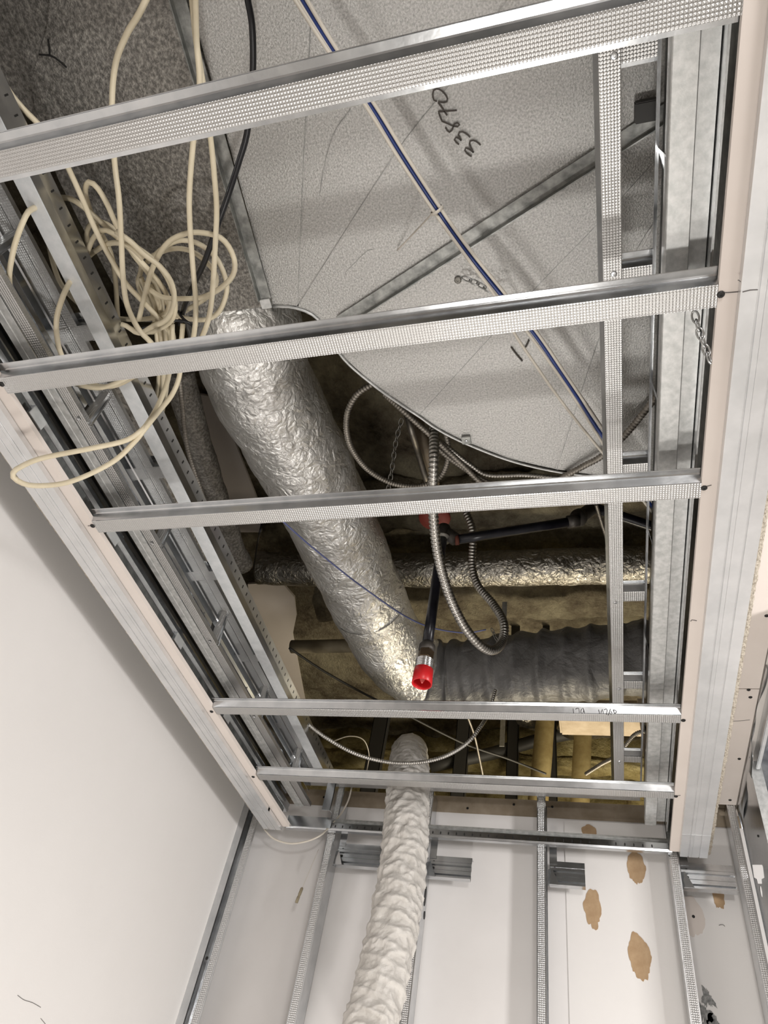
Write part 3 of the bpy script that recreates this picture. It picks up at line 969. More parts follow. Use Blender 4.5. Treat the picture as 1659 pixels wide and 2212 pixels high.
NUM = [[(480, 520), (430, 500), (412, 420), (430, 340), (490, 315), (560, 350), (625, 420), (655, 490), (640, 530), (580, 540), (500, 525)],
       [(500, 540), (545, 600), (590, 665), (645, 750)], [(500, 690), (600, 685), (700, 675), (805, 668)],
       [(510, 705), (535, 780), (570, 855)], [(575, 850), (660, 885), (740, 920), (830, 935), (850, 900), (820, 872), (770, 885), (750, 930), (720, 1000), (690, 1025), (650, 1000), (620, 945)],
       [(1020, 1105), (960, 1050), (880, 1012), (830, 1040), (840, 1100), (880, 1155)], [(880, 1160), (830, 1120), (780, 1110), (765, 1150), (800, 1195), (840, 1225)],
       [(1190, 1235), (1130, 1180), (1060, 1155), (1010, 1190), (1030, 1270), (1075, 1355)], [(1080, 1355), (1020, 1310), (950, 1280), (935, 1320), (980, 1380), (1045, 1420)]]
for s in NUM:
    stroke('marker_number', [wr(*p) for p in s], 0.0017, M['marker'], dk)
for s in ([(1104, 750), (1115, 765), (1128, 780)], [(1143, 735), (1137, 748), (1133, 752)]):
    stroke('marker_tick', [sight(u, v, z=HD - 0.0020) for u, v in s], 0.0022, M['marker'], dk)
for pts in ([(757, 235), (720, 290), (700, 360), (690, 420)], [(860, 540), (905, 490)], [(745, 590), (790, 545), (805, 540)]):
    stroke('scratch', [sight(u, v, z=HD - 0.0005) for u, v in pts], 0.0007, M['steel_dark'], dk)

# lined duct to the left of it
ld = empty('lined_duct', (-0.8, 0.3, EYE + HD + 0.02), 'mottled dark sheet metal duct behind the cable coil', 'duct')
panel('bottom_panel', [(266, -520), (365, -160), (580, 663), (566, 667), (500, 676), (440, 682), (395, 688), (330, 700), (285, 700), (235, 610), (170, 490), (120, 390), (78, 280), (60, 180), (95, 60), (140, -520)],
      [0.012] * 16, M['lined'], ld)
ldp = [sight(u, v, z=HD) + Vector((0, 0, 0.012)) for u, v in ((566, 667), (500, 676), (440, 682), (395, 688), (330, 700), (285, 700))]
bm = bmesh.new()
for a, b in zip(ldp, ldp[1:]):
    bm.faces.new([bm.verts.new(a), bm.verts.new(b), bm.verts.new(b + Vector((0, 0, 0.02))), bm.verts.new(a + Vector((0, 0, 0.02)))])
link('end_lip', bm, M['steel_dark'], ld)
panel('side_board', [(160, -520), (112, 60), (76, 180), (96, 290), (40, 250), (-60, 60), (-60, -520)], [0.020] * 7, M['lined'], ld)
for pts in ([(84, 118), (110, 121), (128, 132), (144, 146)], [(104, 84), (107, 110), (107, 120)]):
    stroke('marker_tick', [sight(u, v, z=HD + 0.010) for u, v in pts], 0.0018, M['black'], ld)


# angle bars stiffening the ducts
def angle_bar(p0, p1, flip, label):
    o = empty('angle_bar', (p0 + p1) / 2, label, 'angle bar', 'angle bars below the ducts')
    s = -1 if flip else 1
    sheet('flat_leg', [(-0.015 * s, 0.0), (0.013 * s, 0.0)] if s > 0 else [(-0.013, 0.0), (0.015, 0.0)], p0, p1, (0, 0, 1), M['bar'], o, 0.0025)
    sheet('standing_leg', [(-0.015 * s, -0.016), (-0.015 * s, 0.0)], p0, p1, (0, 0, 1), M['steel_dark'], o, 0.0025)
    return o


za = HD - 0.008
b1 = angle_bar(sight(376, -40, z=za), sight(574, 645, z=za), True, 'straight angle bar on the joint between mottled and bright ducts')
p = sight(575, 657, z=za - 0.001)
box('end_strap', p + Vector((-0.013, -0.014, -0.004)), p + Vector((0.013, 0.010, 0.001)), M['steel_flat'], b1, 0.001)
b2 = angle_bar(sight(1450, 232, z=za), sight(733, 694, z=za), False, 'long diagonal angle bar under the bright duct')
p = sight(1398, 240, z=za - 0.02)
tag(box('shade_block', p + Vector((-0.022, -0.018, -0.006)), p + Vector((0.022, 0.018, 0.016)), M['dark_steel'], None, 0.002), 'dark block for the shade at the upper end of the diagonal bar', 'clamp')  # dark block put in for the shaded spot at the bar end

# ================================================================== SILVER INSULATED DUCT AND ITS NEIGHBOURS
def wrinkled(path, r, seg, amp, freq, m, name, parent=None, long=1.0, ribs=None, taper=None):
    def rad(i, n, a, p, d):
        q = p + d * r
        f = noise.noise(Vector((q.x * freq, q.y * freq * long, q.z * freq)))
        g = noise.ridged_multi_fractal(Vector((q.x * freq * 1.7, q.y * freq * 1.7, q.z * freq * 1.7)), 1.0, 2.0, 3, 1.0, 2.0) if amp else 0
        k = r * (1 + amp * (f * 1.2 + (g - 1.0) * 0.5))
        if ribs:
            k += ribs(i, n, a, q)
        if taper:
            k *= taper(i / n)
        return k
    bm = bmesh.new()
    add_tube(bm, path, rad, seg)
    return link(name, bm, m, parent, smooth=True)


sv = empty('insulated_flexible_duct', (-0.75, 1.6, EYE + 1.7), 'thick silver foil wrapped duct running diagonally away', 'duct')
sp = [sight(500, 560, z=1.80), sight(528, 690, z=1.735), sight(552, 800, z=1.75), sight(608, 910, z=1.79), sight(676, 1040, z=1.83), sight(748, 1190, z=1.87), sight(798, 1306, z=1.89), sight(834, 1378, z=1.90), sight(868, 1426, z=1.905), sight(912, 1452, z=1.91)]
wrinkled(spline(sp, 0.010), 0.158, 110, 0.040, 9, M['foil'], 'foil_jacket', sv)
bm = bmesh.new()
jp = spline(sp, 0.010)
q0 = int(len(jp) * 0.74)
add_tube(bm, jp[q0:q0 + 6], lambda i, n, a, p, d: 0.1615 + 0.002 * noise.noise(d * 5), 60, cap=False)
link('tape_band', bm, M['foil'], sv, smooth=True)

gd = empty('grey_flexible_duct', (-0.1, 2.6, EYE + 1.75), 'dark grey wrapped flexible duct going right from the silver duct', 'duct')
gp = [sight(884, 1443, z=1.907), sight(925, 1455, z=1.912), sight(975, 1460, z=1.92), sight(1060, 1450, z=1.92), sight(1180, 1440, z=1.92), sight(1300, 1430, z=1.92), sight(1420, 1418, z=1.92), sight(1540, 1405, z=1.92)]


def grey_ribs(i, n, a, q):
    s = i * 0.008
    w = 0.5 + 0.5 * math.sin(2 * PI * (s / 0.105) + a)
    return 0.012 * (w ** 3) - 0.006 + 0.010 * noise.noise(Vector((q.x * 22, a * 1.0, 4)))


wrinkled(spline(gp, 0.008), 0.158, 64, 0.02, 7, M['grey_duct'], 'jacket', gd, ribs=grey_ribs, taper=lambda t: min(1.0, 1.03 - 0.2 * min(t, 0.2)))

wd = empty('white_flexible_duct', (-0.45, 2.42, EYE + 0.3), 'white crinkled flexible duct hanging down in front of the far wall', 'duct')
wp = [sight(886, 1622, y=3.35), sight(885, 1624, y=3.0), sight(884, 1636, y=2.75), sight(882, 1690, y=2.52), sight(880, 1750, y=2.46), sight(876, 1810, y=2.44), sight(868, 1890, y=2.43), sight(856, 1970, y=2.42), sight(840, 2050, y=2.41), sight(822, 2130, y=2.40), sight(800, 2220, y=2.39), sight(775, 2330, y=2.37), sight(745, 2460, y=2.35)]


def white_ribs(i, n, a, q):
    s = i * 0.004
    ph = s / 0.046 + a / (2 * PI)
    w = 0.5 + 0.5 * math.cos(2 * PI * ph)
    ca, sa = math.cos(a), math.sin(a)
    dent = noise.noise(Vector((ca * 2.4 + s * 16, sa * 2.4 - s * 6, s * 26)))
    fold = noise.ridged_multi_fractal(Vector((ca * 1.7 + s * 20, sa * 1.7 + 4 - s * 9, s * 15)), 1.0, 2.0, 3, 1.0, 2.0) - 1.0
    return 0.0045 * w ** 4 - 0.002 + (1 - 0.7 * w) * 0.009 * dent + 0.0085 * fold


wrinkled(spline(wp, 0.004), 0.078, 110, 0.0, 1, M['white_duct'], 'jacket', wd, ribs=white_ribs)

# crumpled foil wraps left of the slotted bar
cf = tag(wrinkled(spline([sight(250, 770, z=1.66), sight(280, 850, z=1.66), sight(318, 950, z=1.66), sight(360, 1060, z=1.68), sight(430, 1200, z=1.72), sight(520, 1400, z=1.76)], 0.012), 0.072, 64, 0.16, 12, M['foil_dull'], 'foil_wrapped_pipe'),
         'crumpled foil wrapped pipe seen between the left ladder rungs', 'pipe', 'foil wrapped pipes')
fbd = tag(wrinkled(spline([sight(386, 800, z=1.72), sight(420, 930, z=1.74), sight(468, 1080, z=1.78), sight(520, 1220, z=1.82)], 0.014), 0.045, 40, 0.12, 10, M['lined'], 'dark_wrapped_pipe'),
          'dark wrapped pipe along the slotted side of the pale bar', 'pipe')

# foil wrapped pipe across the plenum
fp = tag(wrinkled(spline([sight(560, 1228, z=2.45), sight(760, 1232, z=2.45), sight(960, 1230, z=2.45), sight(1180, 1226, z=2.45), sight(1420, 1218, z=2.45), sight(1560, 1212, z=2.45)], 0.014), 0.088, 56, 0.06, 12, M['foil_dull'], 'foil_wrapped_pipe'),
         'dusty foil wrapped pipe crossing level behind the black pipe drop', 'pipe', 'foil wrapped pipes')

# ================================================================== SPRINKLER DROP
XS_, YS_ = -0.4505, 1.695
zc = EYE + sight(917, 1490, z=1.17).z - EYE
sk = empty('sprinkler_drop', (XS_, YS_, EYE + 1.18), 'black pipe drop with red protective cap over the sprinkler head', 'sprinkler')
capb = sight(911, 1478, y=YS_)
px, pz = capb.x, capb.z
rcap = lathe('red_cap', [(0.0285, 0.0), (0.0300, 0.001), (0.0285, 0.050), (0.0255, 0.052), (0.0250, 0.048), (0.0262, 0.004), (0.0270, 0.0), (0.0285, 0.0)], (px, YS_, pz), (0, 0, 1), M['red'], sk, 28, cap=False)
lathe('cap_floor', [(0.0262, 0.036), (0.0262, 0.040)], (px, YS_, pz), (0, 0, 1), M['red'], rcap, 24)
lathe('cap_tip', [(0.002, 0.004), (0.0075, 0.016), (0.0085, 0.040)], (px, YS_, pz), (0, 0, 1), plain('pink_plastic', (0.78, 0.16, 0.15), 0.4), rcap, 10, False)
rings = []
for k in range(6):
    rings += [(0.0262, 0.050 + k * 0.0058), (0.0278, 0.0515 + k * 0.0058), (0.0278, 0.0535 + k * 0.0058), (0.0255, 0.055 + k * 0.0058)]
lathe('threaded_collar', rings, (px, YS_, pz), (0, 0, 1), M['chrome'], sk, 26)
lathe('hexagon_body', [(0.018, 0.084), (0.024, 0.090), (0.024, 0.116), (0.019, 0.121)], (px, YS_, pz), (0, 0, 1), M['brass'], sk, 6, False)
lathe('reducer', [(0.0195, 0.117), (0.0245, 0.120), (0.0245, 0.138), (0.020, 0.144), (0.018, 0.150)], (px, YS_, pz), (0, 0, 1), M['pipe_fitting'], sk, 24)
ptop = sight(962, 1160, y=YS_)
tube('drop_pipe', [(px, YS_, pz + 0.14), (px, YS_, ptop.z + 0.02)], 0.0167, M['pipe'], sk, 0.1, 16)
e0 = Vector((px, YS_, ptop.z + 0.03))
h0 = sight(985, 1166, y=YS_ + 0.01)
h1 = sight(1226, 1128, y=YS_ + 0.06)
elb = lathe('elbow', [(0.0, -0.034), (0.018, -0.030), (0.026, -0.014), (0.027, 0.004), (0.023, 0.022), (0.010, 0.030)], (px, YS_, ptop.z + 0.028), (0, 0, 1), M['pipe_fitting'], sk, 18)
tube('elbow_mouth', [e0, h0], 0.0235, M['pipe_fitting'], elb, 0.05, 16)
tube('red_thread', [h0 + (h1 - h0).normalized() * -0.004, h0 + (h1 - h0).normalized() * 0.008], 0.0195, M['rust'], elb, 0.05, 16)
tube('branch_pipe', [h0, h1], 0.0170, M['pipe'], sk, 0.1, 16)
tube('pipe_collar', [h1, h1 + (h1 - h0).normalized() * 0.04], 0.0225, M['pipe_fitting'], sk, 0.02, 16)
h2 = sight(1250, 1118, y=YS_ + 0.09)
lathe('branch_elbow', [(0.0, -0.04), (0.022, -0.034), (0.031, -0.014), (0.032, 0.006), (0.026, 0.028), (0.008, 0.036)], h2, (0.2, 0.4, 1), M['pipe_fitting'], sk, 18)
h3 = sight(1282, 1096, y=YS_ + 0.18)
tube('elbow_mouth', [h2, h3], 0.0245, M['pipe_fitting'], sk, 0.05, 16)
h4 = sight(1480, 1160, y=YS_ + 0.30)
tube('white_thread', [h3, h3 + (h4 - h3).normalized() * 0.012], 0.021, M['white_cable'], sk, 0.05, 14)
tube('main_pipe', [h3, h4], 0.0195, M['pipe'], sk, 0.1, 16)
lathe('escutcheon', [(0.012, 0.0), (0.030, 0.002), (0.031, 0.006)], (px, YS_, ptop.z - 0.012), (0, 0, 1), M['chain_dull'], sk, 20)
# red ring higher up
p = sight(938, 1122, z=2.05)
rr = tag(lathe('red_ring', [(0.020, 0.0), (0.060, 0.0), (0.064, 0.012), (0.060, 0.030), (0.022, 0.034)], p, (0, 0, 1), M['red_dull'], None, 24), 'dull red ring in the shade above the pipe elbow', 'ring')

# ================================================================== ARMOURED CABLES
G = 'armoured cables in the ceiling void'
conduit('armoured_cable', [sight(*a[:2], z=a[2]) for a in [(938, 900, 1.75), (938, 945, 1.66), (937, 1000, 1.58), (935, 1060, 1.54), (936, 1110, 1.52), (943, 1180, 1.48), (956, 1240, 1.45), (976, 1300, 1.42), (1006, 1358, 1.40), (1040, 1396, 1.40), (1068, 1404, 1.44), (1086, 1382, 1.52), (1088, 1345, 1.60), (1066, 1306, 1.70), (1032, 1264, 1.80), (1020, 1220, 1.88), (1021, 1150, 1.98), (1008, 1110, 2.05), (985, 1060, 2.15)]],
        0.0148, M['conduit'], 'thick armoured cable hanging in a deep loop beside the black pipe', G, pitch=0.0125, seg=10)
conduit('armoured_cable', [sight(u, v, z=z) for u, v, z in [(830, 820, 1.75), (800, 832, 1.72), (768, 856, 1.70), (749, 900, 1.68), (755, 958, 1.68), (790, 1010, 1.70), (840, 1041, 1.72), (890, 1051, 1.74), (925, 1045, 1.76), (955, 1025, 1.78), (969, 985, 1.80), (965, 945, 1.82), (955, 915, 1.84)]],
        0.0088, M['conduit_dull'], 'round armoured loop left of the curved metal edge', G)
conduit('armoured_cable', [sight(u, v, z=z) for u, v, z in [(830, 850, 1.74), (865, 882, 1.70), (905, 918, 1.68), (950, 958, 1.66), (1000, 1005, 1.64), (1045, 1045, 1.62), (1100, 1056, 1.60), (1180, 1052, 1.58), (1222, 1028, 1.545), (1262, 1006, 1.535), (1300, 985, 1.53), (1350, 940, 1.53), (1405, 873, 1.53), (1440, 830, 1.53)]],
        0.0085, M['conduit_dull'], 'armoured cable that crosses below the right corner of the metal duct', G)
conduit('armoured_cable', [sight(u, v, z=z) for u, v, z in [(940, 945, 1.76), (975, 972, 1.72), (1015, 1003, 1.70), (1055, 1026, 1.68), (1130, 1026, 1.66), (1200, 1032, 1.64), (1260, 1040, 1.64), (1330, 1046, 1.64)]],
        0.0072, M['conduit'], 'thin bright armoured cable hugging the curved metal edge', G)
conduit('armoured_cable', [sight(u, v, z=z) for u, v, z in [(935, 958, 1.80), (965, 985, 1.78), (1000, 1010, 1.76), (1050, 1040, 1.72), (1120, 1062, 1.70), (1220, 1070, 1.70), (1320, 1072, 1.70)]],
        0.0080, M['conduit_dull'], 'lowest armoured cable of the bunch under the curved edge', G)
conduit('armoured_cable', [sight(u, v, z=z) for u, v, z in [(655, 1550, 1.40), (668, 1566, 1.38), (705, 1594, 1.36), (765, 1627, 1.33), (830, 1645, 1.32), (895, 1648, 1.32), (958, 1635, 1.33), (1008, 1606, 1.37), (1038, 1570, 1.44), (1055, 1540, 1.52), (1070, 1490, 1.62)]],
        0.0072, M['conduit'], 'bright thin armoured cable sagging in front of the white duct', G)
conduit('armoured_cable', [sight(u, v, z=z) for u, v, z in [(384, 780, 1.62), (394, 880, 1.60), (404, 965, 1.58), (430, 1050, 1.56), (462, 1135, 1.54), (496, 1230, 1.50), (506, 1300, 1.46), (518, 1350, 1.43), (546, 1425, 1.41), (585, 1490, 1.40), (640, 1550, 1.40), (665, 1580, 1.42)]],
        0.0070, M['conduit_dull'], 'thin armoured cable following the slotted bar on the left', G)
conduit('armoured_cable', [sight(u, v, z=z) for u, v, z in [(1288, 1090, 2.0), (1300, 1130, 2.0), (1312, 1170, 2.0), (1320, 1230, 2.05)]], 0.007, M['conduit_dull'], 'short armoured cable hanging beside the upper black pipe', G)
conduit('armoured_cable', [sight(u, v, z=z) for u, v, z in [(1265, 1672, 1.60), (1300, 1650, 1.60), (1335, 1630, 1.58), (1370, 1588, 1.60), (1400, 1578, 1.60)]], 0.008, M['conduit_dull'], 'armoured cable near the right foot of the yellow pipes', G)
conduit('armoured_cable', [sight(u, v, z=z) for u, v, z in [(1010, 1548, 2.0), (1025, 1590, 2.0), (1036, 1640, 1.98), (1046, 1690, 1.95)]], 0.006, M['conduit_dull'], 'thin armoured cable dropping between the dark posts', G)

# ================================================================== CABLES
tube('blue_wire', [sight(u, v, z=z) for u, v, z in [(595, 1110, 1.56), (612, 1127, 1.56), (660, 1170, 1.58), (705, 1207, 1.60), (755, 1247, 1.62), (800, 1280, 1.64), (865, 1325, 1.66), (915, 1350, 1.68), (960, 1362, 1.70), (1010, 1367, 1.72), (1050, 1360, 1.74)]],
     0.0028, M['blue_wire'], label='thin blue wire draped below the silver duct', cat='wire')
GB = 'cable bundle stretched diagonally below the duct'
main = [(620, -60), (650, -5), (718, 105), (802, 228), (868, 336), (944, 452), (1010, 545), (1085, 640), (1150, 718), (1215, 810), (1262, 880), (1310, 955), (1360, 1030), (1420, 1110)]


def offs(pts, du, dv, z, wob=0.0, seed=0):
    return lead_in([sight(u + du + wob * math.sin(i * 1.7 + seed), v + dv + wob * math.cos(i * 1.3 + seed), z=z) for i, (u, v) in enumerate(pts)])


tube('cable', offs(main, 0, 0, 1.405, 1.2, 0), 0.0042, M['blue_cable'], label='blue cable of the diagonal bundle, on its left side', cat='cable', group=GB)
tube('cable', offs(main, 4.5, -4.5, 1.411, 1.6, 2), 0.0040, M['blue_cable'], label='blue cable of the diagonal bundle, in its middle', cat='cable', group=GB)
tube('cable', offs(main, 8, -2, 1.402, 1.2, 1), 0.0036, M['white_cable'], label='white cable along the right side of the diagonal bundle', cat='cable', group=GB)
tube('cable', offs(main, -7, 3, 1.403, 0.8, 4), 0.0034, M['white_cable'], label='white cable along the left side of the diagonal bundle', cat='cable', group=GB)
low = [(600, -60), (640, 5), (712, 115), (792, 232), (860, 340), (938, 458), (1000, 545), (1070, 640), (1110, 718), (1165, 800), (1200, 850), (1250, 915), (1310, 988), (1370, 1060)]
tube('cable', lead_in([sight(u, v, z=1.398) for u, v in low]), 0.0033, M['white_cable'], label='white cable that splits off left from the diagonal bundle', cat='cable', group=GB)
p = sight(944, 454, z=1.405)
ax = (sight(960, 478, z=1.405) - sight(930, 432, z=1.405)).normalized()
tag(lathe('cable_tie', [(0.0128, -0.003), (0.0135, -0.003), (0.0135, 0.003), (0.0128, 0.003), (0.0128, -0.003)], p, ax, M['white_cable'], None, 18, cap=False), 'white cable tie around the diagonal bundle', 'cable tie')
tube('tie_tail', [p + Vector((-0.006, 0.004, 0)), sight(935, 460, z=1.42), sight(905, 492, z=1.48), sight(858, 541, z=1.551)], 0.0015, M['white_cable'], label='faint loose tie tail left of the diagonal bundle', cat='cable tie')

GC = 'cream cables hanging on the left'
RC = 0.0058


def cream(pts, label, z=1.40, r=RC):
    q = [sight(p[0], p[1], z=(p[2] if len(p) > 2 else z)) for p in pts]
    if pts[0][1] < 0:
        q = lead_in(q)
    return tube('cream_cable', q, r, M['cream'], None, 0.012, 8, label, 'cable', GC)


cream([(330, -30, 1.42), (300, 30, 1.42), (273, 75, 1.42), (249, 140, 1.42), (242, 230, 1.42), (247, 345, 1.40), (257, 430, 1.36), (262, 520, 1.33), (266, 600, 1.30), (275, 660, 1.29), (300, 712, 1.28), (330, 745, 1.30), (352, 790, 1.36), (352, 850, 1.45)], 'single cream cable hanging in front of the coil, leftmost long one')
cream([(421, -30, 1.42), (424, 80, 1.42), (431, 185, 1.42), (417, 310, 1.40), (409, 420, 1.38), (411, 500, 1.36), (417, 580, 1.35), (423, 660, 1.34), (419, 722, 1.34), (405, 790, 1.42)], 'cream cable hanging straight just left of the black cable')
cream([(412, -30, 1.44), (424, 90, 1.44), (440, 190, 1.44), (455, 300, 1.42), (463, 380, 1.40), (468, 450, 1.38), (466, 510, 1.36), (461, 600, 1.34), (455, 665, 1.33), (444, 710, 1.34), (425, 750, 1.38)], 'cream cable hanging straight just right of the black cable')
cream([(0, 165, 1.42), (25, 205, 1.42), (55, 240, 1.42), (85, 270, 1.42), (120, 310, 1.42), (150, 368, 1.42), (178, 430, 1.41), (208, 500, 1.40), (240, 560, 1.40), (272, 612, 1.40), (312, 655, 1.40), (345, 690, 1.41), (368, 722, 1.44), (366, 790, 1.5)], 'cream cable coming in past the pale bar at the upper left')
cream([(255, 690, 1.46), (243, 560, 1.46), (205, 480, 1.45), (187, 430, 1.44), (185, 405, 1.43), (194, 393, 1.42), (212, 408, 1.42), (232, 442, 1.42), (252, 487, 1.42), (288, 550, 1.43), (328, 602, 1.44), (350, 655, 1.45), (346, 700, 1.46), (346, 770, 1.5)], 'cream cable with a narrow loop rising above the coil')
cream([(112, 800, 1.27), (75, 768, 1.25), (45, 722, 1.245), (26, 650, 1.245), (20, 600, 1.25), (25, 560, 1.255), (36, 515, 1.265), (58, 462, 1.30), (75, 449, 1.335), (92, 440, 1.38), (108, 433, 1.44), (130, 427, 1.455), (160, 433, 1.43), (200, 464, 1.435), (242, 500, 1.435), (292, 532, 1.43), (332, 562, 1.42), (362, 602, 1.41), (378, 650, 1.40), (372, 690, 1.40), (340, 712, 1.41), (310, 718, 1.42), (285, 710, 1.44)], 'big cream loop swinging out to the far left')
cream([(190, 530, 1.45), (188, 500, 1.45), (203, 479, 1.45), (230, 484, 1.45), (266, 510, 1.45), (298, 540, 1.45), (305, 580, 1.45), (298, 612, 1.45), (312, 645, 1.45), (345, 680, 1.46), (372, 715, 1.48), (378, 780, 1.5)], 'cream strand with a small hook inside the coil')
cream([(188, 546, 1.415), (203, 512, 1.415), (228, 497, 1.415), (262, 520, 1.415), (302, 562, 1.415), (345, 612, 1.415), (366, 655, 1.42), (350, 690, 1.42), (330, 702, 1.43)], 'cream strand crossing the middle of the coil')
cream([(310, 560, 1.375), (285, 535, 1.375), (258, 525, 1.375), (230, 528, 1.41), (202, 545, 1.45), (185, 561, 1.45), (165, 585, 1.40), (152, 607, 1.34), (136, 640, 1.285), (122, 690, 1.26), (125, 740, 1.25), (136, 775, 1.255), (152, 810, 1.27)], 'middle sized cream loop passing behind the pale bar')
cream([(120, 470, 1.46), (107, 492, 1.46), (108, 540, 1.46), (130, 610, 1.46), (168, 654, 1.46), (200, 674, 1.46), (250, 687, 1.46), (300, 690, 1.43), (345, 683, 1.42), (370, 668, 1.42)], 'thin looking cream loop behind the pale bar')
cream([(300, 690, 1.40), (312, 640, 1.395), (330, 578, 1.39), (360, 527, 1.385), (400, 505, 1.385), (440, 503, 1.385), (480, 516, 1.385), (504, 553, 1.385), (505, 590, 1.385), (480, 620, 1.385), (440, 641, 1.39), (400, 645, 1.395), (352, 642, 1.40), (318, 622, 1.40)], 'outermost round cream ring right of the coil')
cream([(318, 566, 1.455), (358, 532, 1.455), (390, 519, 1.455), (430, 527, 1.455), (468, 558, 1.455), (489, 608, 1.455), (487, 642, 1.455), (470, 677, 1.455), (440, 691, 1.455), (400, 687, 1.455), (376, 675, 1.455), (350, 640, 1.455)], 'second round cream ring right of the coil')
cream([(318, 558, 1.475), (368, 538, 1.475), (412, 542, 1.475), (450, 570, 1.475), (468, 602, 1.475), (455, 635, 1.475), (420, 660, 1.475), (390, 678, 1.47), (364, 700, 1.47), (330, 718, 1.47), (290, 708, 1.47)], 'innermost round cream ring right of the coil')
cream([(262, 700, 1.395), (275, 705, 1.395), (300, 720, 1.39), (330, 705, 1.38), (360, 690, 1.375), (376, 650, 1.37), (370, 610, 1.37), (345, 575, 1.37), (312, 550, 1.37), (280, 520, 1.37), (250, 500, 1.37)], 'cream strand curling round the foot of the coil')
for k, (du, lab) in enumerate(((0, 'left'), (9, 'middle'), (19, 'right'))):
    cream([(305 + du, 600 + 8 * k, 1.43), (322 + du, 650, 1.44 - 0.012 * k), (335 + du, 700, 1.45), (340 + du, 740, 1.45), (343 + du, 800, 1.45), (340 + du, 845, 1.47), (330 + du, 900, 1.52)], f'{lab} one of three straight cream strands below the coil')
cream([(395, 700, 1.36), (390, 760, 1.34), (388, 810, 1.31), (372, 852, 1.27), (342, 890, 1.21), (314, 925, 1.15), (290, 955, 1.12), (240, 1000, 1.09), (150, 1041, 1.06), (72, 1049, 1.04), (34, 1036, 1.035), (28, 1022, 1.035), (42, 1010, 1.04), (90, 990, 1.05), (200, 968, 1.08), (270, 952, 1.11), (305, 930, 1.14), (325, 905, 1.19), (345, 868, 1.26), (362, 822, 1.33), (372, 760, 1.40), (372, 700, 1.42)], 'long drooping cream loop hanging below the left rim')
cream([(150, 822, 1.30), (172, 832, 1.29), (215, 838, 1.29), (255, 826, 1.30), (300, 805, 1.34)], 'short cream arc just below the second channel')
cream([(185, 815, 1.32), (205, 832, 1.31), (245, 834, 1.31), (285, 816, 1.34), (320, 790, 1.38)], 'second cream arc just below the second channel')
tube('black_cable', lead_in([sight(u, v, z=z) for u, v, z in [(528, -40, 1.46), (537, 10, 1.46), (545, 60, 1.46), (546, 160, 1.46), (535, 280, 1.45), (516, 350, 1.44), (490, 430, 1.42), (465, 500, 1.41), (440, 570, 1.41), (414, 625, 1.42), (398, 665, 1.45), (388, 700, 1.50)]]), 0.0062, M['black_cable'],
     label='single black cable hanging between the cream cables', cat='cable')
tube('black_tie_cable', [sight(u, v, z=z) for u, v, z in [(385, 672, 1.46), (395, 688, 1.44), (418, 705, 1.43), (400, 694, 1.42), (362, 694, 1.40), (320, 706, 1.39), (300, 712, 1.39)]], 0.0034, M['black_cable'],
     label='short black cable tying the cream coil', cat='cable')
tube('white_cable', [sight(u, v, z=z) for u, v, z in [(565, 1780, 1.17), (574, 1795, 1.13), (592, 1812, 1.10), (625, 1822, 1.085), (660, 1818, 1.09), (690, 1806, 1.11), (708, 1790, 1.15), (735, 1760, 1.22), (752, 1730, 1.28), (760, 1700, 1.34)]], 0.0034, M['white_cable'],
     label='white cable sagging below the left end of the rim', cat='cable')
cw = empty('hanging_connector', sight(640, 1945, y=2.60), 'grey wire connector hanging on a thin wire at the left', 'connector')
tube('thin_wire', [sight(688, 1835, y=2.61), sight(670, 1878, y=2.60), sight(652, 1920, y=2.60)], 0.0009, M['white_cable'], cw, 0.02, 5)
a, b = sight(653, 1917, y=2.60), sight(640, 1950, y=2.60)
lathe('sleeve', [(0.003, 0), (0.0055, 0.004), (0.0055, 0.026), (0.0046, 0.028), (0.0046, 0.032), (0.0055, 0.034), (0.0055, (b - a).length)], a, (b - a), M['tan_dull'], cw, 12)
tube('white_wire', [sight(u, v, z=z) for u, v, z in [(722, 1600, 1.9), (755, 1590, 1.92), (785, 1598, 1.92), (797, 1630, 1.88), (792, 1665, 1.80), (788, 1700, 1.62)]], 0.003, M['white_cable'], label='thin white wire arching before the yellow wall', cat='wire')
tube('dark_wire', [sight(u, v, z=z) for u, v, z in [(625, 1400, 2.0), (700, 1450, 2.02), (790, 1500, 2.05), (880, 1545, 2.05), (1000, 1605, 2.05), (1100, 1640, 2.05), (1180, 1672, 2.0)]], 0.006, M['dark_steel'], label='dark wire running down to the right across the yellow wall', cat='wire')


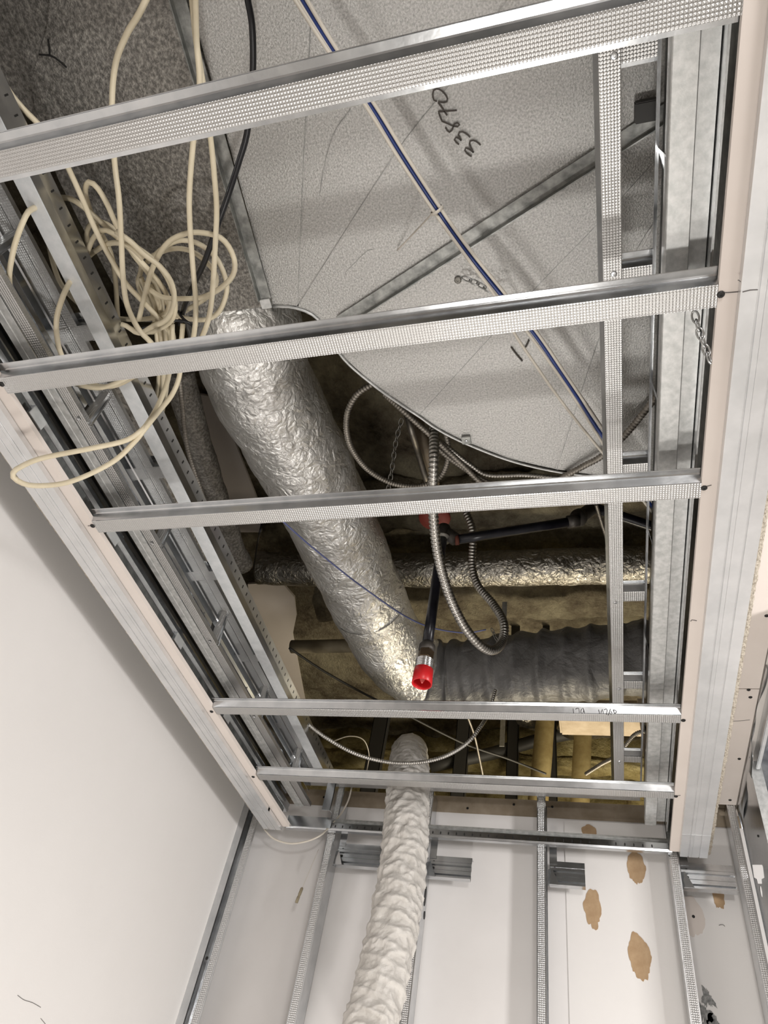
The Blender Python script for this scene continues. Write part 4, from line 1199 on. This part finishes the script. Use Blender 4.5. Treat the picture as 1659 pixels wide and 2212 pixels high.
# ================================================================== CHAINS
def chain(pts, link_len, r, m, label):
    path = spline([sight(u, v, z=z) for u, v, z in pts], link_len * 0.72)
    root = empty('chain', path[0], label, 'chain', 'hanging chains')
    bm = bmesh.new()
    oval = []
    for k in range(14):
        a = 2 * PI * k / 14
        oval.append(Vector((math.cos(a) * link_len * 0.27, 0, math.sin(a) * link_len * 0.5)))
    rings = []
    for k in range(14):
        t = (oval[(k + 1) % 14] - oval[k - 1]).normalized()
        n1 = Vector((0, 1, 0))
        n2 = t.cross(n1)
        rings.append([bm.verts.new(oval[k] + (n1 * math.cos(2 * PI * j / 6) + n2 * math.sin(2 * PI * j / 6)) * r) for j in range(6)])
    for k in range(14):
        for j in range(6):
            bm.faces.new((rings[k][j], rings[k][(j + 1) % 6], rings[(k + 1) % 14][(j + 1) % 6], rings[(k + 1) % 14][j]))
    bmesh.ops.recalc_face_normals(bm, faces=bm.faces)
    me = bpy.data.meshes.new('chain_link')
    bm.to_mesh(me)
    bm.free()
    me.materials.append(m)
    me.polygons.foreach_set('use_smooth', [True] * len(me.polygons))
    for i in range(len(path) - 1):
        o = bpy.data.objects.new('chain_link', me)
        COL.objects.link(o)
        o.parent = root
        o.location = (path[i] + path[i + 1]) / 2 - Vector(root.location)
        q = (path[i + 1] - path[i]).to_track_quat('Z', 'Y')
        o.rotation_mode = 'QUATERNION'
        o.rotation_quaternion = q @ Matrix.Rotation(PI / 2 * (i % 2) + 0.4, 3, 'Z').to_quaternion()
    return root


chain([(1500, 676, 1.165), (1508, 706, 1.15), (1516, 732, 1.14), (1526, 758, 1.13), (1534, 782, 1.12)], 0.021, 0.0017, M['chain'], 'short chain dangling in front of the right drywall strip')
hk = chain([(1000, 600, 1.535), (1020, 607, 1.53), (1045, 620, 1.52), (1068, 632, 1.51), (1095, 640, 1.50)], 0.024, 0.0018, M['chain'], 'chain screwed to the bright duct near the diagonal bundle')
screw(hk, sight(989, 605, z=HD - 0.004), (0, 0, -1), 0.0085, M['chain_dull'])
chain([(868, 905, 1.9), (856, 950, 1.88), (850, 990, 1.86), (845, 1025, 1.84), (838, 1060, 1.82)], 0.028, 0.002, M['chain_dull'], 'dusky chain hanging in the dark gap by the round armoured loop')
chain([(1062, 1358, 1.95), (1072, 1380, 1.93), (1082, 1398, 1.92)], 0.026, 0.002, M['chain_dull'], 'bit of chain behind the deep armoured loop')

# ================================================================== CEILING VOID BEYOND
ZD = EYE + 2.72
bm = bmesh.new()
NX, NY_ = 150, 150
g = []
for i in range(NX + 1):
    row = []
    for j in range(NY_ + 1):
        x, y = -3.0 + 6.0 * i / NX, -1.4 + 6.0 * j / NY_
        h = noise.noise(Vector((x * 2.1, y * 2.1, 1.0))) * 0.06 + noise.noise(Vector((x * 7, y * 7, 3.0))) * 0.035 + noise.noise(Vector((x * 19, y * 19, 5.0))) * 0.014
        row.append(bm.verts.new((x, y, ZD + h)))
    g.append(row)
for i in range(NX):
    for j in range(NY_):
        bm.faces.new((g[i][j], g[i + 1][j], g[i + 1][j + 1], g[i][j + 1]))
dkc = structure('ceiling', link('ceiling', bm, M['foam'], smooth=True))
bm = bmesh.new()
NX, NY_ = 130, 60
g = []
for i in range(NX + 1):
    row = []
    for j in range(NY_ + 1):
        x, z = -3.0 + 6.0 * i / NX, EYE + 1.0 + 1.9 * j / NY_
        h = noise.noise(Vector((x * 2.4, z * 2.4, 11.0))) * 0.07 + noise.noise(Vector((x * 8, z * 8, 13.0))) * 0.03 + noise.noise(Vector((x * 20, z * 20, 15.0))) * 0.010
        row.append(bm.verts.new((x, 4.45 + h, z)))
    g.append(row)
for i in range(NX):
    for j in range(NY_):
        bm.faces.new((g[i][j], g[i + 1][j], g[i + 1][j + 1], g[i][j + 1]))
structure('wall_far', link('wall_far', bm, M['foam_yellow'], smooth=True))
box('void_board', (0.20, YW + 0.004, ZC + 0.03), (3.0, YW + 0.016, ZC + 0.5), M['board'], wb)
structure('wall_void_left', box('wall_void_left', (-3.1, -1.4, EYE + 1.0), (-3.0, 4.6, ZD + 0.1), M['foam']))
structure('wall_void_right', box('wall_void_right', (3.0, -1.4, EYE + 1.0), (3.1, 4.6, ZD + 0.1), M['foam']))
structure('wall_void_rear', box('wall_void_rear', (-3.1, -1.5, EYE + 1.34), (3.1, -1.4, ZD + 0.1), M['foam']))


def lumpy_beam(name, x0, x1, y, z, ry, rz, m, label, amp=0.25, seed=0):
    bm = bmesh.new()
    n, seg = 150, 22
    rings = []
    for i in range(n + 1):
        x = x0 + (x1 - x0) * i / n
        ring = []
        for k in range(seg):
            a = 2 * PI * k / seg
            ca, sa = math.cos(a), math.sin(a)
            s = 1 / max(abs(ca), abs(sa)) ** 0.6
            f = 1 + amp * noise.noise(Vector((x * 5, ca * 1.5, sa * 1.5 + seed))) + amp * 0.5 * noise.noise(Vector((x * 16, ca * 4, sa * 4 + seed)))
            ring.append(bm.verts.new((x, y + ry * ca * s * f, z + rz * sa * s * f)))
        rings.append(ring)
    for i in range(n):
        for k in range(seg):
            bm.faces.new((rings[i][k], rings[i][(k + 1) % seg], rings[i + 1][(k + 1) % seg], rings[i + 1][k]))
    return tag(link(name, bm, m, smooth=True), label, 'beam', 'fireproofed beams in the ceiling void')


pb = sight(1100, 1305, z=2.42)
lumpy_beam('fireproofed_beam', -1.4, 2.6, pb.y, pb.z + 0.06, 0.10, 0.10, M['foam'], 'lumpy fireproofed beam above the grey duct', 0.22, 2)
pb = sight(1100, 1110, z=2.62)
lumpy_beam('fireproofed_beam', -1.2, 2.4, pb.y - 0.05, pb.z + 0.05, 0.14, 0.08, M['foam'], 'lumpy fireproofed beam behind the black branch pipe', 0.3, 5)
pb = sight(800, 1640, y=4.25)
lumpy_beam('fireproofed_beam', -2.6, 2.4, pb.y, pb.z, 0.06, 0.05, M['foam_yellow'], 'yellow lumpy ledge low on the far void wall', 0.4, 8)

# light tan flange beyond the grey duct
p0, p1 = sight(960, 1362, y=3.5), sight(1560, 1346, y=3.5)
tag(box('steel_flange', (p0.x, 3.5, p0.z - 0.03), (p1.x, 3.56, p0.z + 0.03), M['tan'], None, 0.004), 'pale yellow flange strip just above the grey duct', 'beam flange')
p0, p1 = sight(1205, 1520, y=3.2), sight(1600, 1512, y=3.2)
tag(box('tan_duct', (p0.x, 3.2, p0.z - 0.06), (3.0, 3.4, p0.z + 0.03), M['board'], None, 0.01), 'tan box duct below the right end of the grey duct', 'duct')
# pale board and round tan pipe left of the silver duct
pbd = [sight(u, v, z=2.62) for u, v in ((535, 1262), (608, 1258), (636, 1290), (640, 1330), (632, 1370), (660, 1520), (640, 1540), (560, 1420))]
bm = bmesh.new()
a = [bm.verts.new(q) for q in pbd]
b = [bm.verts.new(q + Vector((0, 0, 0.013))) for q in pbd]
bm.faces.new(a)
bm.faces.new(b[::-1])
for i in range(len(a)):
    bm.faces.new((a[i], b[i], b[(i + 1) % len(a)], a[(i + 1) % len(a)]))
tag(link('plaster_board', bm, M['drywall']), 'pale ragged plaster board in the dark left of the silver duct', 'board')
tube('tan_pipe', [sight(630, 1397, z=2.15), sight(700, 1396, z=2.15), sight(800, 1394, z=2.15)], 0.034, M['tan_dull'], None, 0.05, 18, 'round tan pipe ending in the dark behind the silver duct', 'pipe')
pbd = [sight(u, v, z=2.69) for u, v in ((420, 850), (470, 860), (560, 1090), (565, 1150), (500, 1150), (440, 960))]
bm = bmesh.new()
a = [bm.verts.new(q) for q in pbd]
b = [bm.verts.new(q + Vector((0, 0, 0.013))) for q in pbd]
bm.faces.new(a)
bm.faces.new(b[::-1])
for i in range(len(a)):
    bm.faces.new((a[i], b[i], b[(i + 1) % len(a)], a[(i + 1) % len(a)]))
tag(link('plaster_board', bm, M['drywall']), 'dim plaster board between the slotted bar and the silver duct', 'board')

# dark posts and yellow pipes in front of the yellow wall
for i, (u, w, lab) in enumerate(((812, 0.10, 'leftmost dark steel post, left of the white duct top'), (997, 0.085, 'dark steel post just right of the white duct top'), (1107, 0.07, 'dark steel post left of the first yellow pipe'), (1189, 0.07, 'dark steel post between the two yellow pipes'))):
    q = sight(u, 1610, y=4.1)
    o = empty('steel_post', (q.x, 4.1, EYE + 1.2), lab, 'post', 'dark steel posts in the void')
    box('post_web', (q.x - w / 2, 4.10, EYE + 1.2), (q.x + w / 2, 4.104, ZD), M['dark_steel'], o)
    box('post_flange', (q.x - w / 2, 4.10, EYE + 1.2), (q.x - w / 2 + 0.004, 4.16, ZD), M['dark_steel'], o)
    box('post_flange', (q.x + w / 2 - 0.004, 4.10, EYE + 1.2), (q.x + w / 2, 4.16, ZD), M['dark_steel'], o)
for i, (u, r, lab) in enumerate(((1140, 0.058, 'left yellow foam covered pipe standing in the void'), (1224, 0.052, 'right yellow foam covered pipe with a foil collar'))):
    q = sight(u, 1620, y=3.95)
    o = empty('yellow_pipe', (q.x, 3.95, EYE + 1.2), lab, 'pipe', 'yellow pipes in the void')
    wrinkled([Vector((q.x + 0.004 * k, 3.95, EYE + 1.2 + 0.05 * k)) for k in range(28)], r, 24, 0.05, 6, M['tan'], 'foam_cover', o)
    q2 = sight(u, 1562 if i else 1540, y=3.93)
    wrinkled([Vector((q2.x + (0.01 * k if i else 0), 3.95, q2.z - 0.05 + 0.03 * k)) for k in range(8)], r * 1.25, 30, 0.18, 12, M['foil_dull'], 'foil_collar', o)
tube('dark_pipe', [sight(930, 1655, y=4.15), sight(1060, 1628, y=4.15), sight(1200, 1590, y=4.15), sight(1400, 1560, y=4.15)], 0.04, M['dark_steel'], None, 0.1, 14, 'sloping dark pipe across the yellow wall', 'pipe')
tube('dark_pipe', [sight(560, 1215, z=2.5), sight(620, 1222, z=2.5), sight(650, 1240, z=2.5)], 0.06, M['pipe_fitting'], None, 0.03, 16, 'dark elbow pipe left of the silver duct', 'pipe')
for i, (u, v0, v1, w, m_, lab) in enumerate(((1088, 1300, 1352, 0.020, 'steel_flat', 'short galvanized strap behind the deep armoured loop'), (1113, 1340, 1385, 0.05, 'dark_steel', 'left dark hanger above the grey duct'), (1180, 1340, 1378, 0.04, 'dark_steel', 'right dark hanger above the grey duct'), (1084, 1555, 1612, 0.028, 'steel_flat', 'punched galvanized strap before the yellow wall'))):
    yy = 3.3 if i else 2.3
    if i == 3:
        yy = 3.7
    q0, q1 = sight(u, v0, y=yy), sight(u, v1, y=yy)
    tag(box('hanger_strap', (q1.x - w / 2, yy, q1.z), (q1.x + w / 2, yy + 0.004, ZD if i in (1, 2) else q0.z), M[m_]), lab, 'strap')
tube('threaded_rod', [sight(850, 800, z=2.75), sight(880, 900, z=2.2), sight(905, 985, z=2.2), sight(925, 1050, z=2.2)], 0.012, M['conduit_dull'], None, 0.05, 10, 'grey rod slanting in the dark gap beside the chain', 'rod')
tube('wood_lath', [sight(880, 850, z=2.75), sight(905, 930, z=2.4), sight(918, 985, z=2.3), sight(935, 1050, z=2.3)], 0.03, M['board'], None, 0.05, 4, 'brown wooden lath behind the thick armoured cable', 'lath')
tube('black_cable', [sight(590, 1040, z=2.72), sight(566, 1130, z=1.9), sight(556, 1175, z=1.95), sight(548, 1230, z=2.0)], 0.004, M['black_cable'], label='thin black cable hanging left of the silver duct', cat='cable')
